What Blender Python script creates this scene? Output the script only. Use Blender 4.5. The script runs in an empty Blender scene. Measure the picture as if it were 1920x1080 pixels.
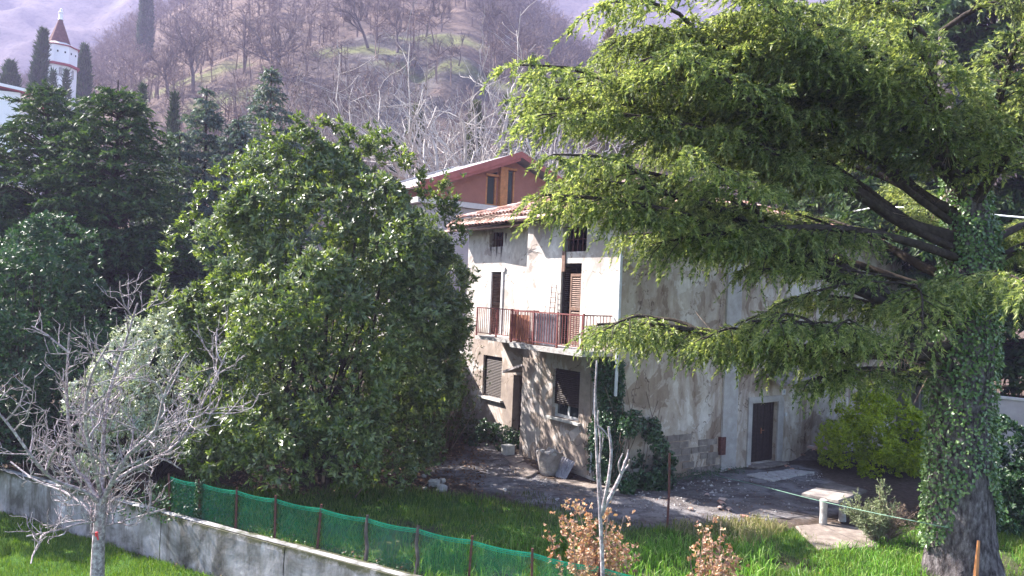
import bpy, math, random
import numpy as np
from math import radians as R_, sin, cos, tan, pi
from mathutils import Vector

rng = np.random.default_rng(7)
random.seed(7)
SC = bpy.context.scene
COL = SC.collection

# ------------------------------------------------------------------ camera
FPX, W0, H0 = 1400.0, 1920.0, 1080.0
PITCH, ROLL = R_(0.636), R_(2.385)
CAM = np.array([0., 0., 4.9])
_f = np.array([0, cos(PITCH), sin(PITCH)])
_R = np.array([1., 0, 0]); _U = np.cross(_R, _f)
cR = cos(ROLL) * _R + sin(ROLL) * _U
cU = cos(ROLL) * _U - sin(ROLL) * _R
cam = bpy.data.cameras.new('camera')
cam.sensor_width = 36.0; cam.lens = 36.0 * FPX / W0
cam.clip_start = 0.1; cam.clip_end = 6000
co = bpy.data.objects.new('camera', cam); COL.objects.link(co)
from mathutils import Matrix
co.matrix_world = Matrix(((cR[0], cU[0], -_f[0], CAM[0]), (cR[1], cU[1], -_f[1], CAM[1]),
                          (cR[2], cU[2], -_f[2], CAM[2]), (0, 0, 0, 1)))
SC.camera = co

# ------------------------------------------------------------------ light
SUN_AZ, SUN_EL = R_(157.0), R_(41.0)
to_sun = Vector((cos(SUN_EL) * cos(SUN_AZ), cos(SUN_EL) * sin(SUN_AZ), sin(SUN_EL)))
sl = bpy.data.lights.new('sun', 'SUN'); sl.energy = 5.0; sl.angle = R_(0.5); sl.color = (1.0, 0.95, 0.87)
so = bpy.data.objects.new('sun', sl); COL.objects.link(so)
so.rotation_euler = to_sun.to_track_quat('Z', 'Y').to_euler(); so.location = (-40, 20, 60)
world = bpy.data.worlds.new('World'); SC.world = world; world.use_nodes = True
wn = world.node_tree; bg = wn.nodes['Background']
sky = wn.nodes.new('ShaderNodeTexSky'); sky.sky_type = 'NISHITA'; sky.sun_disc = False
sky.sun_elevation = SUN_EL; sky.sun_rotation = pi / 2 - SUN_AZ
sky.air_density = 1.0; sky.dust_density = 1.5
wn.links.new(sky.outputs[0], bg.inputs[0]); bg.inputs[1].default_value = 0.115
SC.view_settings.view_transform = 'Standard'; SC.view_settings.look = 'None'
SC.view_settings.exposure = 2.2; SC.view_settings.gamma = 1.0
SC.render.engine = 'CYCLES'
cy = SC.cycles
cy.use_denoising = True; cy.use_adaptive_sampling = True; cy.adaptive_threshold = 0.02
cy.max_bounces = 6; cy.diffuse_bounces = 3; cy.glossy_bounces = 2; cy.transmission_bounces = 3
cy.transparent_max_bounces = 6; cy.volume_bounces = 0
cy.caustics_reflective = False; cy.caustics_refractive = False
SC.render.film_transparent = False

# ------------------------------------------------------------------ pixel helpers (photo pixels -> world metres)
def ray(px, py):
    return _f + (px - W0 / 2) / FPX * cR - (py - H0 / 2) / FPX * cU
def at(px, py, Y):
    d = ray(px, py); return CAM + d * (Y / d[1])
def gnd(px, py, z=0.0):
    d = ray(px, py); return CAM + d * ((z - CAM[2]) / d[2])
def proj(p):
    q = np.asarray(p, float) - CAM; D = q @ _f
    return W0 / 2 + FPX * (q @ cR) / D, H0 / 2 - FPX * (q @ cU) / D

# ------------------------------------------------------------------ object helpers
def tag(o, label=None, cat=None, group=None, kind=None):
    if label: o['label'] = label
    if cat: o['category'] = cat
    if group: o['group'] = group
    if kind: o['kind'] = kind
    return o
def empty(name, loc, label=None, cat=None, group=None, rz=0.0):
    o = bpy.data.objects.new(name, None); COL.objects.link(o)
    o.empty_display_size = 0.3
    o.location = loc; o.rotation_euler = (0, 0, rz)
    return tag(o, label, cat, group)
def hang(o, parent):
    o.parent = parent
    return o

class MB:
    """collects vertices and faces, world coordinates"""
    def __init__(s): s.V = []; s.F = []; s.n = 0
    def add(s, V, F, m=0):
        if len(V) == 0 or len(F) == 0: return s
        V = np.asarray(V, np.float32).reshape(-1, 3)
        if isinstance(F, list) and len({len(f) for f in F}) > 1:
            for k in sorted({len(f) for f in F}): s.F.append((np.asarray([f for f in F if len(f) == k], np.int64) + s.n, m))
            s.V.append(V); s.n += len(V); return s
        F = np.asarray(F, np.int64)
        s.V.append(V); s.F.append((F + s.n, m)); s.n += len(V); return s
    def box(s, c, h, ax=None, m=0):
        """centre, half sizes, optional 3x3 rows axes"""
        c = np.asarray(c, float); A = np.eye(3) if ax is None else np.asarray(ax, float)
        S = np.array([[x, y, z] for z in (-1, 1) for y in (-1, 1) for x in (-1, 1)], float) * np.asarray(h, float)
        V = c + S @ A
        F = [(0, 2, 3, 1), (4, 5, 7, 6), (0, 1, 5, 4), (2, 6, 7, 3), (0, 4, 6, 2), (1, 3, 7, 5)]
        return s.add(V, F, m)
    def tube(s, P, r, n=6, m=0, cap=True):
        P = np.asarray(P, float); K = len(P)
        r = np.full(K, r, float) if np.isscalar(r) else np.asarray(r, float)
        T = np.gradient(P, axis=0); T /= np.linalg.norm(T, axis=1)[:, None] + 1e-9
        ref = np.array([0, 0, 1.]) if abs(T[:, 2]).mean() < .8 else np.array([1., 0, 0])
        X = np.cross(T, ref); X /= np.linalg.norm(X, axis=1)[:, None] + 1e-9
        Y = np.cross(T, X)
        a = np.arange(n) * 2 * pi / n
        V = P[:, None] + r[:, None, None] * (np.cos(a)[None, :, None] * X[:, None] + np.sin(a)[None, :, None] * Y[:, None])
        V = V.reshape(-1, 3)
        i = np.arange(K - 1)[:, None] * n; j = np.arange(n)[None]
        F = np.stack([i + j, i + (j + 1) % n, i + n + (j + 1) % n, i + n + j], -1).reshape(-1, 4)
        s.add(V, F, m)
        if cap:
            base = (K - 1) * n
            V2 = np.vstack([V[base:], P[-1] + T[-1] * r[-1] * .3]); 
            s.add(V2, [(k, (k + 1) % n, n) for k in range(n)], m)
        return s
    def mesh(s, name, mats, smooth=False, origin=None):
        me = bpy.data.meshes.new(name)
        if s.V:
            V = np.concatenate(s.V)
            if origin is not None: V = V - np.asarray(origin, np.float32)
            li = np.concatenate([F.ravel() for F, _ in s.F]).astype(np.int32)
            tot = np.concatenate([np.full(len(F), F.shape[1]) for F, _ in s.F]).astype(np.int32)
            st = np.concatenate([[0], np.cumsum(tot)[:-1]]).astype(np.int32)
            mi = np.concatenate([np.full(len(F), m) for F, m in s.F]).astype(np.int32)
            me.vertices.add(len(V)); me.vertices.foreach_set('co', V.astype(np.float32).ravel())
            me.loops.add(len(li)); me.loops.foreach_set('vertex_index', li)
            me.polygons.add(len(tot)); me.polygons.foreach_set('loop_start', st)
            me.polygons.foreach_set('material_index', mi)
            me.polygons.foreach_set('use_smooth', np.full(len(tot), smooth))
            me.update(calc_edges=True)
        for m in (mats if isinstance(mats, (list, tuple)) else [mats]): me.materials.append(m)
        return me
    def build(s, name, mats, parent=None, smooth=False):
        """one object; its origin sits at the middle of its foot"""
        V = np.concatenate(s.V); o3 = np.array([*(V.min(0)[:2] + V.max(0)[:2]) / 2, V.min(0)[2]], float)
        me = s.mesh(name, mats, smooth, o3)
        o = bpy.data.objects.new(name, me); COL.objects.link(o)
        o.parent = parent
        o.location = Vector(o3 - (wloc(parent) if parent is not None else 0))
        return o
def wloc(o):
    p = np.array(o.location, float)
    while o.parent is not None:
        o = o.parent; p = p + np.array(o.location, float)
    return p
def inst(me, name, loc, parent, ax=None):
    """an object sharing the mesh me, at a world position (optionally turned by the rows of ax); parents are never rotated"""
    o = bpy.data.objects.new(name, me); COL.objects.link(o)
    o.parent = parent
    l = np.asarray(loc, float) - (wloc(parent) if parent is not None else 0)
    if ax is None: o.location = l
    else:
        A = np.asarray(ax, float).T
        o.matrix_local = Matrix([[*A[0], l[0]], [*A[1], l[1]], [*A[2], l[2]], [0, 0, 0, 1]])
    return o
def norm(v): return v / (np.linalg.norm(v, axis=-1, keepdims=True) + 1e-9)
def unit(n):
    return norm(rng.normal(size=(n, 3)))
def smooth_line(pts, n):
    P = np.asarray(pts, float); K = len(P)
    if K < 3: return P[0] + np.linspace(0, 1, n)[:, None] * (P[-1] - P[0])
    Q = np.vstack([2 * P[0] - P[1], P, 2 * P[-1] - P[-2]])
    t = np.linspace(0, K - 1 - 1e-6, n); i = t.astype(int); f = (t - i)[:, None]
    a, b, c, d = Q[i], Q[i + 1], Q[i + 2], Q[i + 3]
    return .5 * ((2 * b) + (-a + c) * f + (2 * a - 5 * b + 4 * c - d) * f ** 2 + (-a + 3 * b - 3 * c + d) * f ** 3)
def vnoise(x, y, seed=0):
    """cheap 2-D value noise, vectorised"""
    x = np.asarray(x, float); y = np.asarray(y, float)
    xi = np.floor(x).astype(np.int64); yi = np.floor(y).astype(np.int64); fx = x - xi; fy = y - yi
    fx = fx * fx * (3 - 2 * fx); fy = fy * fy * (3 - 2 * fy)
    def h(a, b):
        n = (a * 374761393 + b * 668265263 + seed * 1442695041) & 0xffffffff
        n = ((n ^ (n >> 13)) * 1274126177) & 0xffffffff
        return ((n ^ (n >> 16)) & 0xffff) / 65535.0
    return (h(xi, yi) * (1 - fx) + h(xi + 1, yi) * fx) * (1 - fy) + (h(xi, yi + 1) * (1 - fx) + h(xi + 1, yi + 1) * fx) * fy
def fbm(x, y, seed=0, o=4):
    v = 0; a = .5
    for k in range(o):
        v = v + a * vnoise(x * 2 ** k, y * 2 ** k, seed + k); a *= .5
    return v / (1 - .5 ** o)
def sstep(a, b, x):
    t = np.clip((x - a) / (b - a), 0, 1); return t * t * (3 - 2 * t)

# ------------------------------------------------------------------ materials
def newmat(name):
    m = bpy.data.materials.new(name); m.use_nodes = True
    return m, m.node_tree, m.node_tree.nodes['Principled BSDF']
def nd(nt, t, **kw):
    n = nt.nodes.new(t)
    for k, v in kw.items(): setattr(n, k, v)
    return n
def ramp(nt, fac, stops):
    r = nd(nt, 'ShaderNodeValToRGB'); e = r.color_ramp.elements
    while len(e) < len(stops): e.new(0.5)
    for x, (p, c) in zip(e, stops): x.position = p; x.color = (*c, 1)
    nt.links.new(fac, r.inputs[0]); return r.outputs[0]
def mixc(nt, f, a, b, bt='MIX'):
    n = nd(nt, 'ShaderNodeMix', data_type='RGBA', blend_type=bt)
    for s, v in ((0, f), (6, a), (7, b)):
        if isinstance(v, (int, float)): n.inputs[s].default_value = v
        elif isinstance(v, tuple): n.inputs[s].default_value = (*v, 1)
        else: nt.links.new(v, n.inputs[s])
    return n.outputs[2]
def noise(nt, scale, det=4, rough=.6, vec=None, sc=None, dist=0):
    n = nd(nt, 'ShaderNodeTexNoise'); n.inputs['Scale'].default_value = scale
    n.inputs['Detail'].default_value = det; n.inputs['Roughness'].default_value = rough
    n.inputs['Distortion'].default_value = dist
    if vec is None: vec = nd(nt, 'ShaderNodeNewGeometry').outputs['Position']
    if sc:
        mp = nd(nt, 'ShaderNodeMapping'); mp.inputs['Scale'].default_value = sc
        nt.links.new(vec, mp.inputs[0]); vec = mp.outputs[0]
    nt.links.new(vec, n.inputs['Vector']); return n.outputs[0]
def bump(nt, h, b, strength=.4, dist=.02):
    n = nd(nt, 'ShaderNodeBump'); n.inputs['Strength'].default_value = strength; n.inputs['Distance'].default_value = dist
    nt.links.new(h, n.inputs['Height']); nt.links.new(n.outputs[0], b.inputs['Normal'])
def leafmat(name, cols, rough=.5, trans=.25, spec=.4, tcol=None, clump=1.2):
    """random colour for every leaf, slow variation from bough to bough"""
    m, nt, b = newmat(name)
    g = nd(nt, 'ShaderNodeNewGeometry')
    k = len(cols)
    c = ramp(nt, g.outputs['Random Per Island'], [(i / (k - 1), x) for i, x in enumerate(cols)])
    n = noise(nt, clump, 2)
    c = mixc(nt, 1.0, c, ramp(nt, n, [(.3, (.72, .76, .78)), (.7, (1.2, 1.16, 1.05))]), 'MULTIPLY')
    nt.links.new(c, b.inputs['Base Color'])
    b.inputs['Roughness'].default_value = rough; b.inputs['Specular IOR Level'].default_value = spec
    if trans > 0:
        t = nd(nt, 'ShaderNodeBsdfTranslucent')
        tc = mixc(nt, 1.0, c, tcol or (1.5, 1.7, .7), 'MULTIPLY'); nt.links.new(tc, t.inputs[0])
        mx = nd(nt, 'ShaderNodeMixShader'); mx.inputs[0].default_value = trans
        nt.links.new(b.outputs[0], mx.inputs[1]); nt.links.new(t.outputs[0], mx.inputs[2])
        nt.links.new(mx.outputs[0], nt.nodes['Material Output'].inputs[0])
    return m
def rockmat(name, stops, scale=6, rough=.9, bs=.5, bd=.03, sc=None, det=6, spec=.2):
    m, nt, b = newmat(name)
    n = noise(nt, scale, det, .65, sc=sc)
    nt.links.new(ramp(nt, n, stops), b.inputs['Base Color'])
    b.inputs['Roughness'].default_value = rough; b.inputs['Specular IOR Level'].default_value = spec
    n2 = noise(nt, scale * 3, 5, .7, sc=sc); bump(nt, n2, b, bs, bd)
    return m
def plain(name, c, rough=.6, metal=0, var=.25, scale=8, spec=.3):
    m, nt, b = newmat(name)
    n = noise(nt, scale, 5, .7)
    a = tuple(x * (1 - var) for x in c); d = tuple(min(1, x * (1 + var)) for x in c)
    nt.links.new(ramp(nt, n, [(.3, a), (.7, d)]), b.inputs['Base Color'])
    b.inputs['Roughness'].default_value = rough; b.inputs['Metallic'].default_value = metal
    b.inputs['Specular IOR Level'].default_value = spec
    return m

M = {}
M['bark'] = rockmat('cedar_bark', [(.34, (.035, .028, .03)), (.48, (.12, .10, .105)), (.58, (.20, .175, .185)), (.7, (.34, .30, .31))], 13, .95, 1.0, .08, (1, 1, .38))
M['limb'] = rockmat('dark_limb_bark', [(.3, (.02, .015, .013)), (.7, (.075, .058, .048))], 9, .95, .8, .03)
M['palebark'] = rockmat('pale_branch_bark', [(.3, (.30, .27, .27)), (.55, (.52, .48, .47)), (.75, (.68, .65, .63))], 12, .8, .5, .01)
M['paletwig'] = rockmat('grey_twig_bark', [(.3, (.18, .145, .14)), (.7, (.38, .33, .32))], 12, .8, .3, .01)
M['prunebark'] = rockmat('purplish_pale_bark', [(.34, (.13, .10, .11)), (.5, (.28, .23, .25)), (.66, (.52, .46, .475))], 16, .85, .6, .012)
M['planebark'] = rockmat('plane_tree_bark', [(.35, (.24, .20, .19)), (.6, (.46, .42, .40))], 2, .8, .4, .02)
M['brownbark'] = rockmat('brown_bark', [(.3, (.06, .045, .045)), (.7, (.15, .12, .115))], 6, .9, .5, .02)
M['magnolia'] = leafmat('magnolia_leaf', [(.04, .07, .02), (.075, .115, .03), (.125, .165, .045), (.24, .27, .12)], .40, .36, 1.0, (1.5, 1.6, .6), clump=.9)  # palest step puts the silvery sheen into the leaf colour
M['cedar'] = leafmat('cedar_needle', [(.07, .105, .045), (.145, .185, .075), (.25, .285, .12), (.38, .395, .19)], .5, .48, .35, (1.4, 1.45, .75), clump=.8)
M['conifer'] = leafmat('dark_conifer_needle', [(.022, .048, .024), (.04, .072, .030), (.085, .12, .045)], .6, .2, .25, clump=.7)
M['spruce'] = leafmat('blue_spruce_needle', [(.06, .085, .08), (.10, .135, .13), (.15, .19, .19)], .6, .15, .25, clump=.6)
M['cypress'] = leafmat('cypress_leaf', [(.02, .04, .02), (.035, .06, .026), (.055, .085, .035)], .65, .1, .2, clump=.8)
M['cypress_b'] = leafmat('olive_cypress_leaf', [(.05, .065, .025), (.08, .095, .035), (.12, .13, .05)], .65, .1, .2, clump=.8)  # olive tone of the green and brownish cypresses
M['laurel'] = leafmat('laurel_leaf', [(.02, .055, .025), (.03, .075, .03), (.05, .10, .04)], .4, .2, .5, clump=.8)
M['olive'] = leafmat('grey_glint_viburnum_leaf', [(.20, .23, .16), (.36, .38, .32), (.58, .58, .54)], .38, .15, 1.0, clump=1.0)  # grey-green leaf, whitened to paint its glints into the colour
M['thicket'] = leafmat('thicket_leaf', [(.035, .06, .02), (.055, .085, .028), (.09, .10, .035), (.11, .075, .04)], .5, .25, .4, clump=1.0)
M['addedleaf'] = leafmat('added_tree_leaf', [(.04, .065, .02), (.075, .11, .03), (.13, .16, .045)], .4, .3, .6, clump=1.0)  # leaves of the tree added for shade
M['ivy'] = leafmat('ivy_leaf', [(.018, .05, .022), (.03, .075, .03), (.055, .11, .04)], .35, .15, .6, clump=1.5)
M['ivy_b'] = leafmat('trunk_ivy_leaf', [(.05, .11, .035), (.10, .18, .06), (.20, .28, .12)], .35, .2, .7, clump=1.5)
M['euonymus'] = leafmat('yellow_green_leaf', [(.16, .22, .012), (.27, .33, .018), (.42, .46, .03)], .45, .35, .4, clump=1.6)
M['russet'] = leafmat('russet_leaf', [(.26, .13, .10), (.38, .22, .16), (.56, .42, .34), (.40, .30, .12)], .5, .3, .4, (1.3, .9, .5), clump=2)
M['greyshrub'] = leafmat('grey_green_needle', [(.14, .17, .10), (.20, .23, .14), (.28, .30, .19)], .6, .15, .3, clump=2)
M['deadtwig'] = leafmat('dead_brown_twig', [(.13, .09, .075), (.20, .145, .12), (.28, .21, .18)], .8, .0, .1, clump=2)
M['woodtwig'] = leafmat('winter_woodland_twig', [(.085, .058, .055), (.15, .105, .095), (.25, .185, .165)], .9, .0, .1, clump=.06)
M['woodtwig_b'] = leafmat('bare_tree_twig', [(.08, .058, .056), (.13, .098, .09), (.20, .155, .145)], .9, .0, .1, clump=.1)
M['grass'] = leafmat('grass_blade', [(.05, .10, .015), (.085, .155, .025), (.14, .21, .04), (.22, .26, .08)], .5, .35, .3, (1.3, 1.5, .5), clump=.6)
M['drygrass'] = leafmat('dry_grass_blade', [(.20, .17, .09), (.32, .28, .16), (.10, .14, .03)], .7, .2, .2, clump=2)
M['weed'] = leafmat('tall_weed_blade', [(.07, .17, .025), (.11, .25, .035), (.18, .33, .06), (.30, .38, .14)], .45, .4, .3, (1.3, 1.5, .5), clump=2)
M['litter'] = leafmat('fallen_leaf', [(.10, .05, .03), (.16, .08, .05), (.22, .14, .09), (.05, .035, .025)], .8, .0, .2, clump=2)
M['wood_dark'] = plain('dark_shutter_wood', (.035, .022, .02), .6, var=.5, scale=14)
M['wood_brown'] = plain('brown_louvre_wood', (.17, .10, .075), .7, var=.5, scale=10)
M['wood_orange'] = plain('orange_varnished_wood', (.42, .17, .06), .5, var=.3, scale=5)
M['white'] = plain('weathered_white_paint', (.55, .54, .56), .6, var=.2, scale=9)
M['stone_sill'] = plain('pale_stone_sill', (.50, .48, .46), .7, var=.25, scale=8)
M['dark'] = plain('painted_dark', (.012, .010, .012), .9, var=.3)  # near black paints the unlit depth of rooms and openings
M['rust'] = plain('rusty_iron', (.11, .045, .04), .75, .2, .5, 12)
M['redrail'] = plain('faded_red_railing_paint', (.18, .06, .06), .6, .1, .4, 10)
M['rustorange'] = plain('orange_rust_sheet', (.34, .15, .09), .7, .1, .4, 6)
M['fencegreen'] = plain('green_plastic_net', (.012, .27, .16), .5, var=.25, scale=10)
M['cable'] = plain('pale_green_cable', (.13, .24, .18), .6)
M['whitecable'] = plain('white_cable', (.75, .75, .78), .4, var=.05)
M['pipe'] = plain('pale_drain_pipe', (.55, .55, .60), .5, var=.2)
M['tarp'] = plain('grey_ribbed_sheet', (.36, .34, .38), .6, var=.35, scale=7)
M['stone'] = rockmat('pale_rubble_stone', [(.3, (.26, .24, .24)), (.7, (.50, .47, .46))], 7, .9, .7, .03)
M['slab'] = rockmat('concrete_slab', [(.3, (.12, .095, .085)), (.55, (.23, .19, .17)), (.75, (.34, .30, .27))], 4, .9, .5, .02)
M['tablestone'] = rockmat('table_slab_stone', [(.3, (.13, .11, .11)), (.5, (.24, .21, .20)), (.75, (.50, .46, .41))], 3, .9, .5, .02)
M['tabledark'] = rockmat('dark_table_slab', [(.3, (.06, .055, .05)), (.55, (.12, .105, .10)), (.75, (.24, .22, .20))], 4, .9, .5, .02)  # darker tone than the front slab
M['surround'] = rockmat('worn_door_surround', [(.3, (.30, .265, .25)), (.7, (.46, .42, .41))], 3, .9, .4, .02)
M['capping'] = rockmat('mossy_capping', [(.36, (.06, .065, .035)), (.48, (.22, .21, .21)), (.7, (.46, .44, .45))], 2.2, .95, .7, .03)
M['mould'] = plain('black_mould_stain', (.10, .085, .09), .95, var=.5, scale=20)
M['damp'] = plain('brown_damp_stain', (.27, .21, .18), .95, var=.35, scale=9)
M['sack'] = rockmat('dirty_sack_cloth', [(.3, (.22, .19, .18)), (.7, (.42, .37, .35))], 6, .9, .8, .03)
M['brickred'] = rockmat('red_brick', [(.3, (.17, .07, .05)), (.7, (.36, .17, .13))], 5, .9, .5, .02)
M['church'] = plain('white_church_plaster', (.80, .77, .80), .8, var=.04, scale=.4)
M['churchred'] = plain('red_cornice_paint', (.32, .06, .07), .8, var=.2, scale=1)
M['spire'] = rockmat('spire_tiles', [(.3, (.09, .035, .035)), (.7, (.18, .075, .07))], 3, .9, .6, .05)
M['asphalt'] = plain('grey_asphalt_road', (.16, .15, .165), .9, var=.25, scale=1.5)
M['redwall'] = plain('dusty_red_plaster', (.30, .13, .10), .9, var=.13, scale=1.6, spec=.1)
M['fascia'] = plain('red_fascia_board', (.34, .10, .085), .6, var=.2, scale=3)
M['greyroof'] = plain('grey_roof_sheet', (.27, .255, .27), .6, var=.15, scale=2)
M['bandwhite'] = plain('white_cornice_band', (.52, .49, .49), .7, var=.12, scale=3)
M['palewall'] = plain('pale_lower_plaster', (.38, .34, .35), .9, var=.15, scale=2)
M['gutter'] = plain('pinkish_metal_gutter', (.40, .27, .26), .5, .3, .3, 6)
M['ribbon'] = plain('red_ribbon', (.55, .03, .04), .5)

def glassmat():
    m, nt, b = newmat('window_glass')
    b.inputs['Base Color'].default_value = (.03, .035, .04, 1); b.inputs['Roughness'].default_value = .08
    b.inputs['Specular IOR Level'].default_value = .9
    return m
M['glass'] = glassmat()

def plaster(name, pale, mid, dark, zband=None, low=None, drip=.5):
    """peeling plaster: pale skim broken by darker render, vertical drips, another tone on the lower storey"""
    m, nt, b = newmat(name)
    n1 = noise(nt, .9, 8, .62, dist=.6)
    n2 = noise(nt, 3.0, 6, .7)
    n3 = noise(nt, 1.1, 6, .7, sc=(1, 1, .22), dist=.8)
    c = ramp(nt, n1, [(.415, dark), (.435, mid), (.545, mid), (.56, pale)])
    c = mixc(nt, 1.0, c, ramp(nt, n2, [(.3, (.80, .78, .78)), (.7, (1.1, 1.1, 1.1))]), 'MULTIPLY')
    c = mixc(nt, drip, c, ramp(nt, n3, [(.36, (.50, .40, .35)), (.47, (.85, .80, .76)), (.55, (1.05, 1.05, 1.05))]), 'MULTIPLY')
    if zband is not None:
        g = nd(nt, 'ShaderNodeNewGeometry'); sp = nd(nt, 'ShaderNodeSeparateXYZ'); nt.links.new(g.outputs['Position'], sp.inputs[0])
        a = nd(nt, 'ShaderNodeMath', operation='ADD'); nt.links.new(sp.outputs[2], a.inputs[0])
        k = nd(nt, 'ShaderNodeMath', operation='MULTIPLY'); nt.links.new(noise(nt, 1.5, 5), k.inputs[0]); k.inputs[1].default_value = .5
        nt.links.new(k.outputs[0], a.inputs[1])
        st = nd(nt, 'ShaderNodeMapRange'); st.inputs[1].default_value = zband; st.inputs[2].default_value = zband + .25
        nt.links.new(a.outputs[0], st.inputs[0])
        c = mixc(nt, st.outputs[0], low(nt, n1, n2, n3), c)
    vo = nd(nt, 'ShaderNodeTexVoronoi', feature='DISTANCE_TO_EDGE'); vo.inputs['Scale'].default_value = .55
    gg = nd(nt, 'ShaderNodeNewGeometry'); nn_ = nd(nt, 'ShaderNodeTexNoise'); nn_.inputs['Scale'].default_value = 2.5; nn_.inputs['Detail'].default_value = 5; nt.links.new(gg.outputs['Position'], nn_.inputs['Vector'])
    vm = nd(nt, 'ShaderNodeVectorMath', operation='MULTIPLY_ADD'); nt.links.new(nn_.outputs['Color'], vm.inputs[0]); vm.inputs[1].default_value = (.7, .7, .7); nt.links.new(gg.outputs['Position'], vm.inputs[2]); nt.links.new(vm.outputs[0], vo.inputs['Vector'])
    ck = ramp(nt, vo.outputs['Distance'], [(0, (.32, .28, .26)), (.006, (.6, .57, .55)), (.012, (1, 1, 1))])
    c = mixc(nt, ramp(nt, n2, [(.47, (0, 0, 0)), (.52, (1, 1, 1))]), c, mixc(nt, 1.0, c, ck, 'MULTIPLY'))
    nt.links.new(c, b.inputs['Base Color'])
    b.inputs['Roughness'].default_value = .92; b.inputs['Specular IOR Level'].default_value = .15
    bump(nt, n1, b, .5, .03)
    return m
def lowband(nt, n1, n2, n3):
    c = ramp(nt, n1, [(.42, (.30, .25, .225)), (.52, (.38, .315, .27)), (.545, (.52, .475, .455)), (.66, (.44, .40, .38))])
    return mixc(nt, 1.0, c, ramp(nt, n2, [(.3, (.72, .70, .70)), (.7, (1.08, 1.06, 1.06))]), 'MULTIPLY')
M['plaster_front'] = plaster('white_first_floor_plaster', (.60, .575, .55), (.50, .47, .45), (.36, .32, .30), 3.75, lowband, .35)
M['plaster_side'] = plaster('stained_side_plaster', (.56, .505, .465), (.45, .385, .335), (.30, .235, .19), None, None, .8)
def concrete_wall():
    m, nt, b = newmat('stained_retaining_concrete')
    n1 = noise(nt, 1.3, 7, .65, dist=.5); n3 = noise(nt, 2.5, 5, .7, sc=(1, 1, .2))
    c = ramp(nt, n1, [(.34, (.085, .078, .075)), (.44, (.17, .16, .165)), (.52, (.25, .235, .255)), (.60, (.32, .30, .33)), (.66, (.50, .48, .52))])
    c = mixc(nt, .85, c, ramp(nt, n3, [(.38, (.38, .34, .28)), (.5, (.9, .88, .86)), (.6, (1.1, 1.1, 1.1))]), 'MULTIPLY')
    g = nd(nt, 'ShaderNodeNewGeometry'); sp = nd(nt, 'ShaderNodeSeparateXYZ'); nt.links.new(g.outputs['Position'], sp.inputs[0])
    k = nd(nt, 'ShaderNodeMath', operation='MULTIPLY_ADD'); nt.links.new(noise(nt, 3, 6, .7), k.inputs[0]); k.inputs[1].default_value = .55; nt.links.new(sp.outputs[2], k.inputs[2])
    mr = nd(nt, 'ShaderNodeMapRange'); mr.inputs[1].default_value = .02; mr.inputs[2].default_value = .12; nt.links.new(k.outputs[0], mr.inputs[0])
    c = mixc(nt, mr.outputs[0], c, (.055, .055, .025))
    nt.links.new(c, b.inputs['Base Color']); b.inputs['Roughness'].default_value = .95
    bump(nt, noise(nt, 6, 6, .7), b, .5, .02); return m
M['concrete'] = concrete_wall()
def groundmat():
    m, nt, b = newmat('garden_ground')
    a = nd(nt, 'ShaderNodeAttribute', attribute_name='grass'); p = nd(nt, 'ShaderNodeAttribute', attribute_name='pave')
    n1 = noise(nt, 2.0, 7, .7); n2 = noise(nt, 9, 6, .7)
    soil = ramp(nt, n2, [(.3, (.035, .026, .022)), (.55, (.075, .055, .045)), (.75, (.14, .105, .085))])
    gr = ramp(nt, n2, [(.3, (.025, .07, .012)), (.7, (.07, .15, .03))])
    pv = ramp(nt, n1, [(.3, (.07, .062, .062)), (.46, (.13, .12, .13)), (.50, (.19, .18, .19)), (.62, (.21, .198, .21)), (.8, (.28, .265, .27))])
    pv = mixc(nt, 1.0, pv, ramp(nt, n2, [(.3, (.75, .75, .75)), (.7, (1.15, 1.12, 1.1))]), 'MULTIPLY')
    c = mixc(nt, a.outputs['Fac'], soil, gr); c = mixc(nt, p.outputs['Fac'], c, pv)
    nt.links.new(c, b.inputs['Base Color']); b.inputs['Roughness'].default_value = .95; b.inputs['Specular IOR Level'].default_value = .1
    bump(nt, noise(nt, 14, 6, .7), b, .7, .04); return m
M['ground'] = groundmat()
def hillmat(name, purple, dk, grass=True):
    m, nt, b = newmat(name)
    a = nd(nt, 'ShaderNodeAttribute', attribute_name='meadow'); r = nd(nt, 'ShaderNodeAttribute', attribute_name='rock')
    n1 = noise(nt, .05, 8, .7); n2 = noise(nt, .35, 8, .75); n3 = noise(nt, .5, 6, .7, sc=(1, 1, .5))
    c = ramp(nt, n2, [(.3, dk), (.5, tuple(x * .75 + y * .25 for x, y in zip(purple, dk))), (.68, purple)])
    c = mixc(nt, 1.0, c, ramp(nt, n1, [(.3, (.7, .75, .8)), (.7, (1.2, 1.15, 1.0))]), 'MULTIPLY')
    rk = ramp(nt, n3, [(.3, (.035, .032, .035)), (.55, (.105, .095, .095)), (.7, (.19, .17, .165))])
    c = mixc(nt, r.outputs['Fac'], c, rk)
    gr = ramp(nt, n2, [(.35, (.11, .11, .055)), (.65, (.21, .22, .10))])
    c = mixc(nt, a.outputs['Fac'], c, gr)
    nt.links.new(c, b.inputs['Base Color']); b.inputs['Roughness'].default_value = 1; b.inputs['Specular IOR Level'].default_value = .05
    bump(nt, n2, b, .8, 1.5); return m
M['hill'] = hillmat('hillside_scrub', (.20, .145, .13), (.06, .046, .044))
M['mountain'] = hillmat('far_mountain_woods', (.12, .093, .105), (.018, .016, .024))
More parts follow.
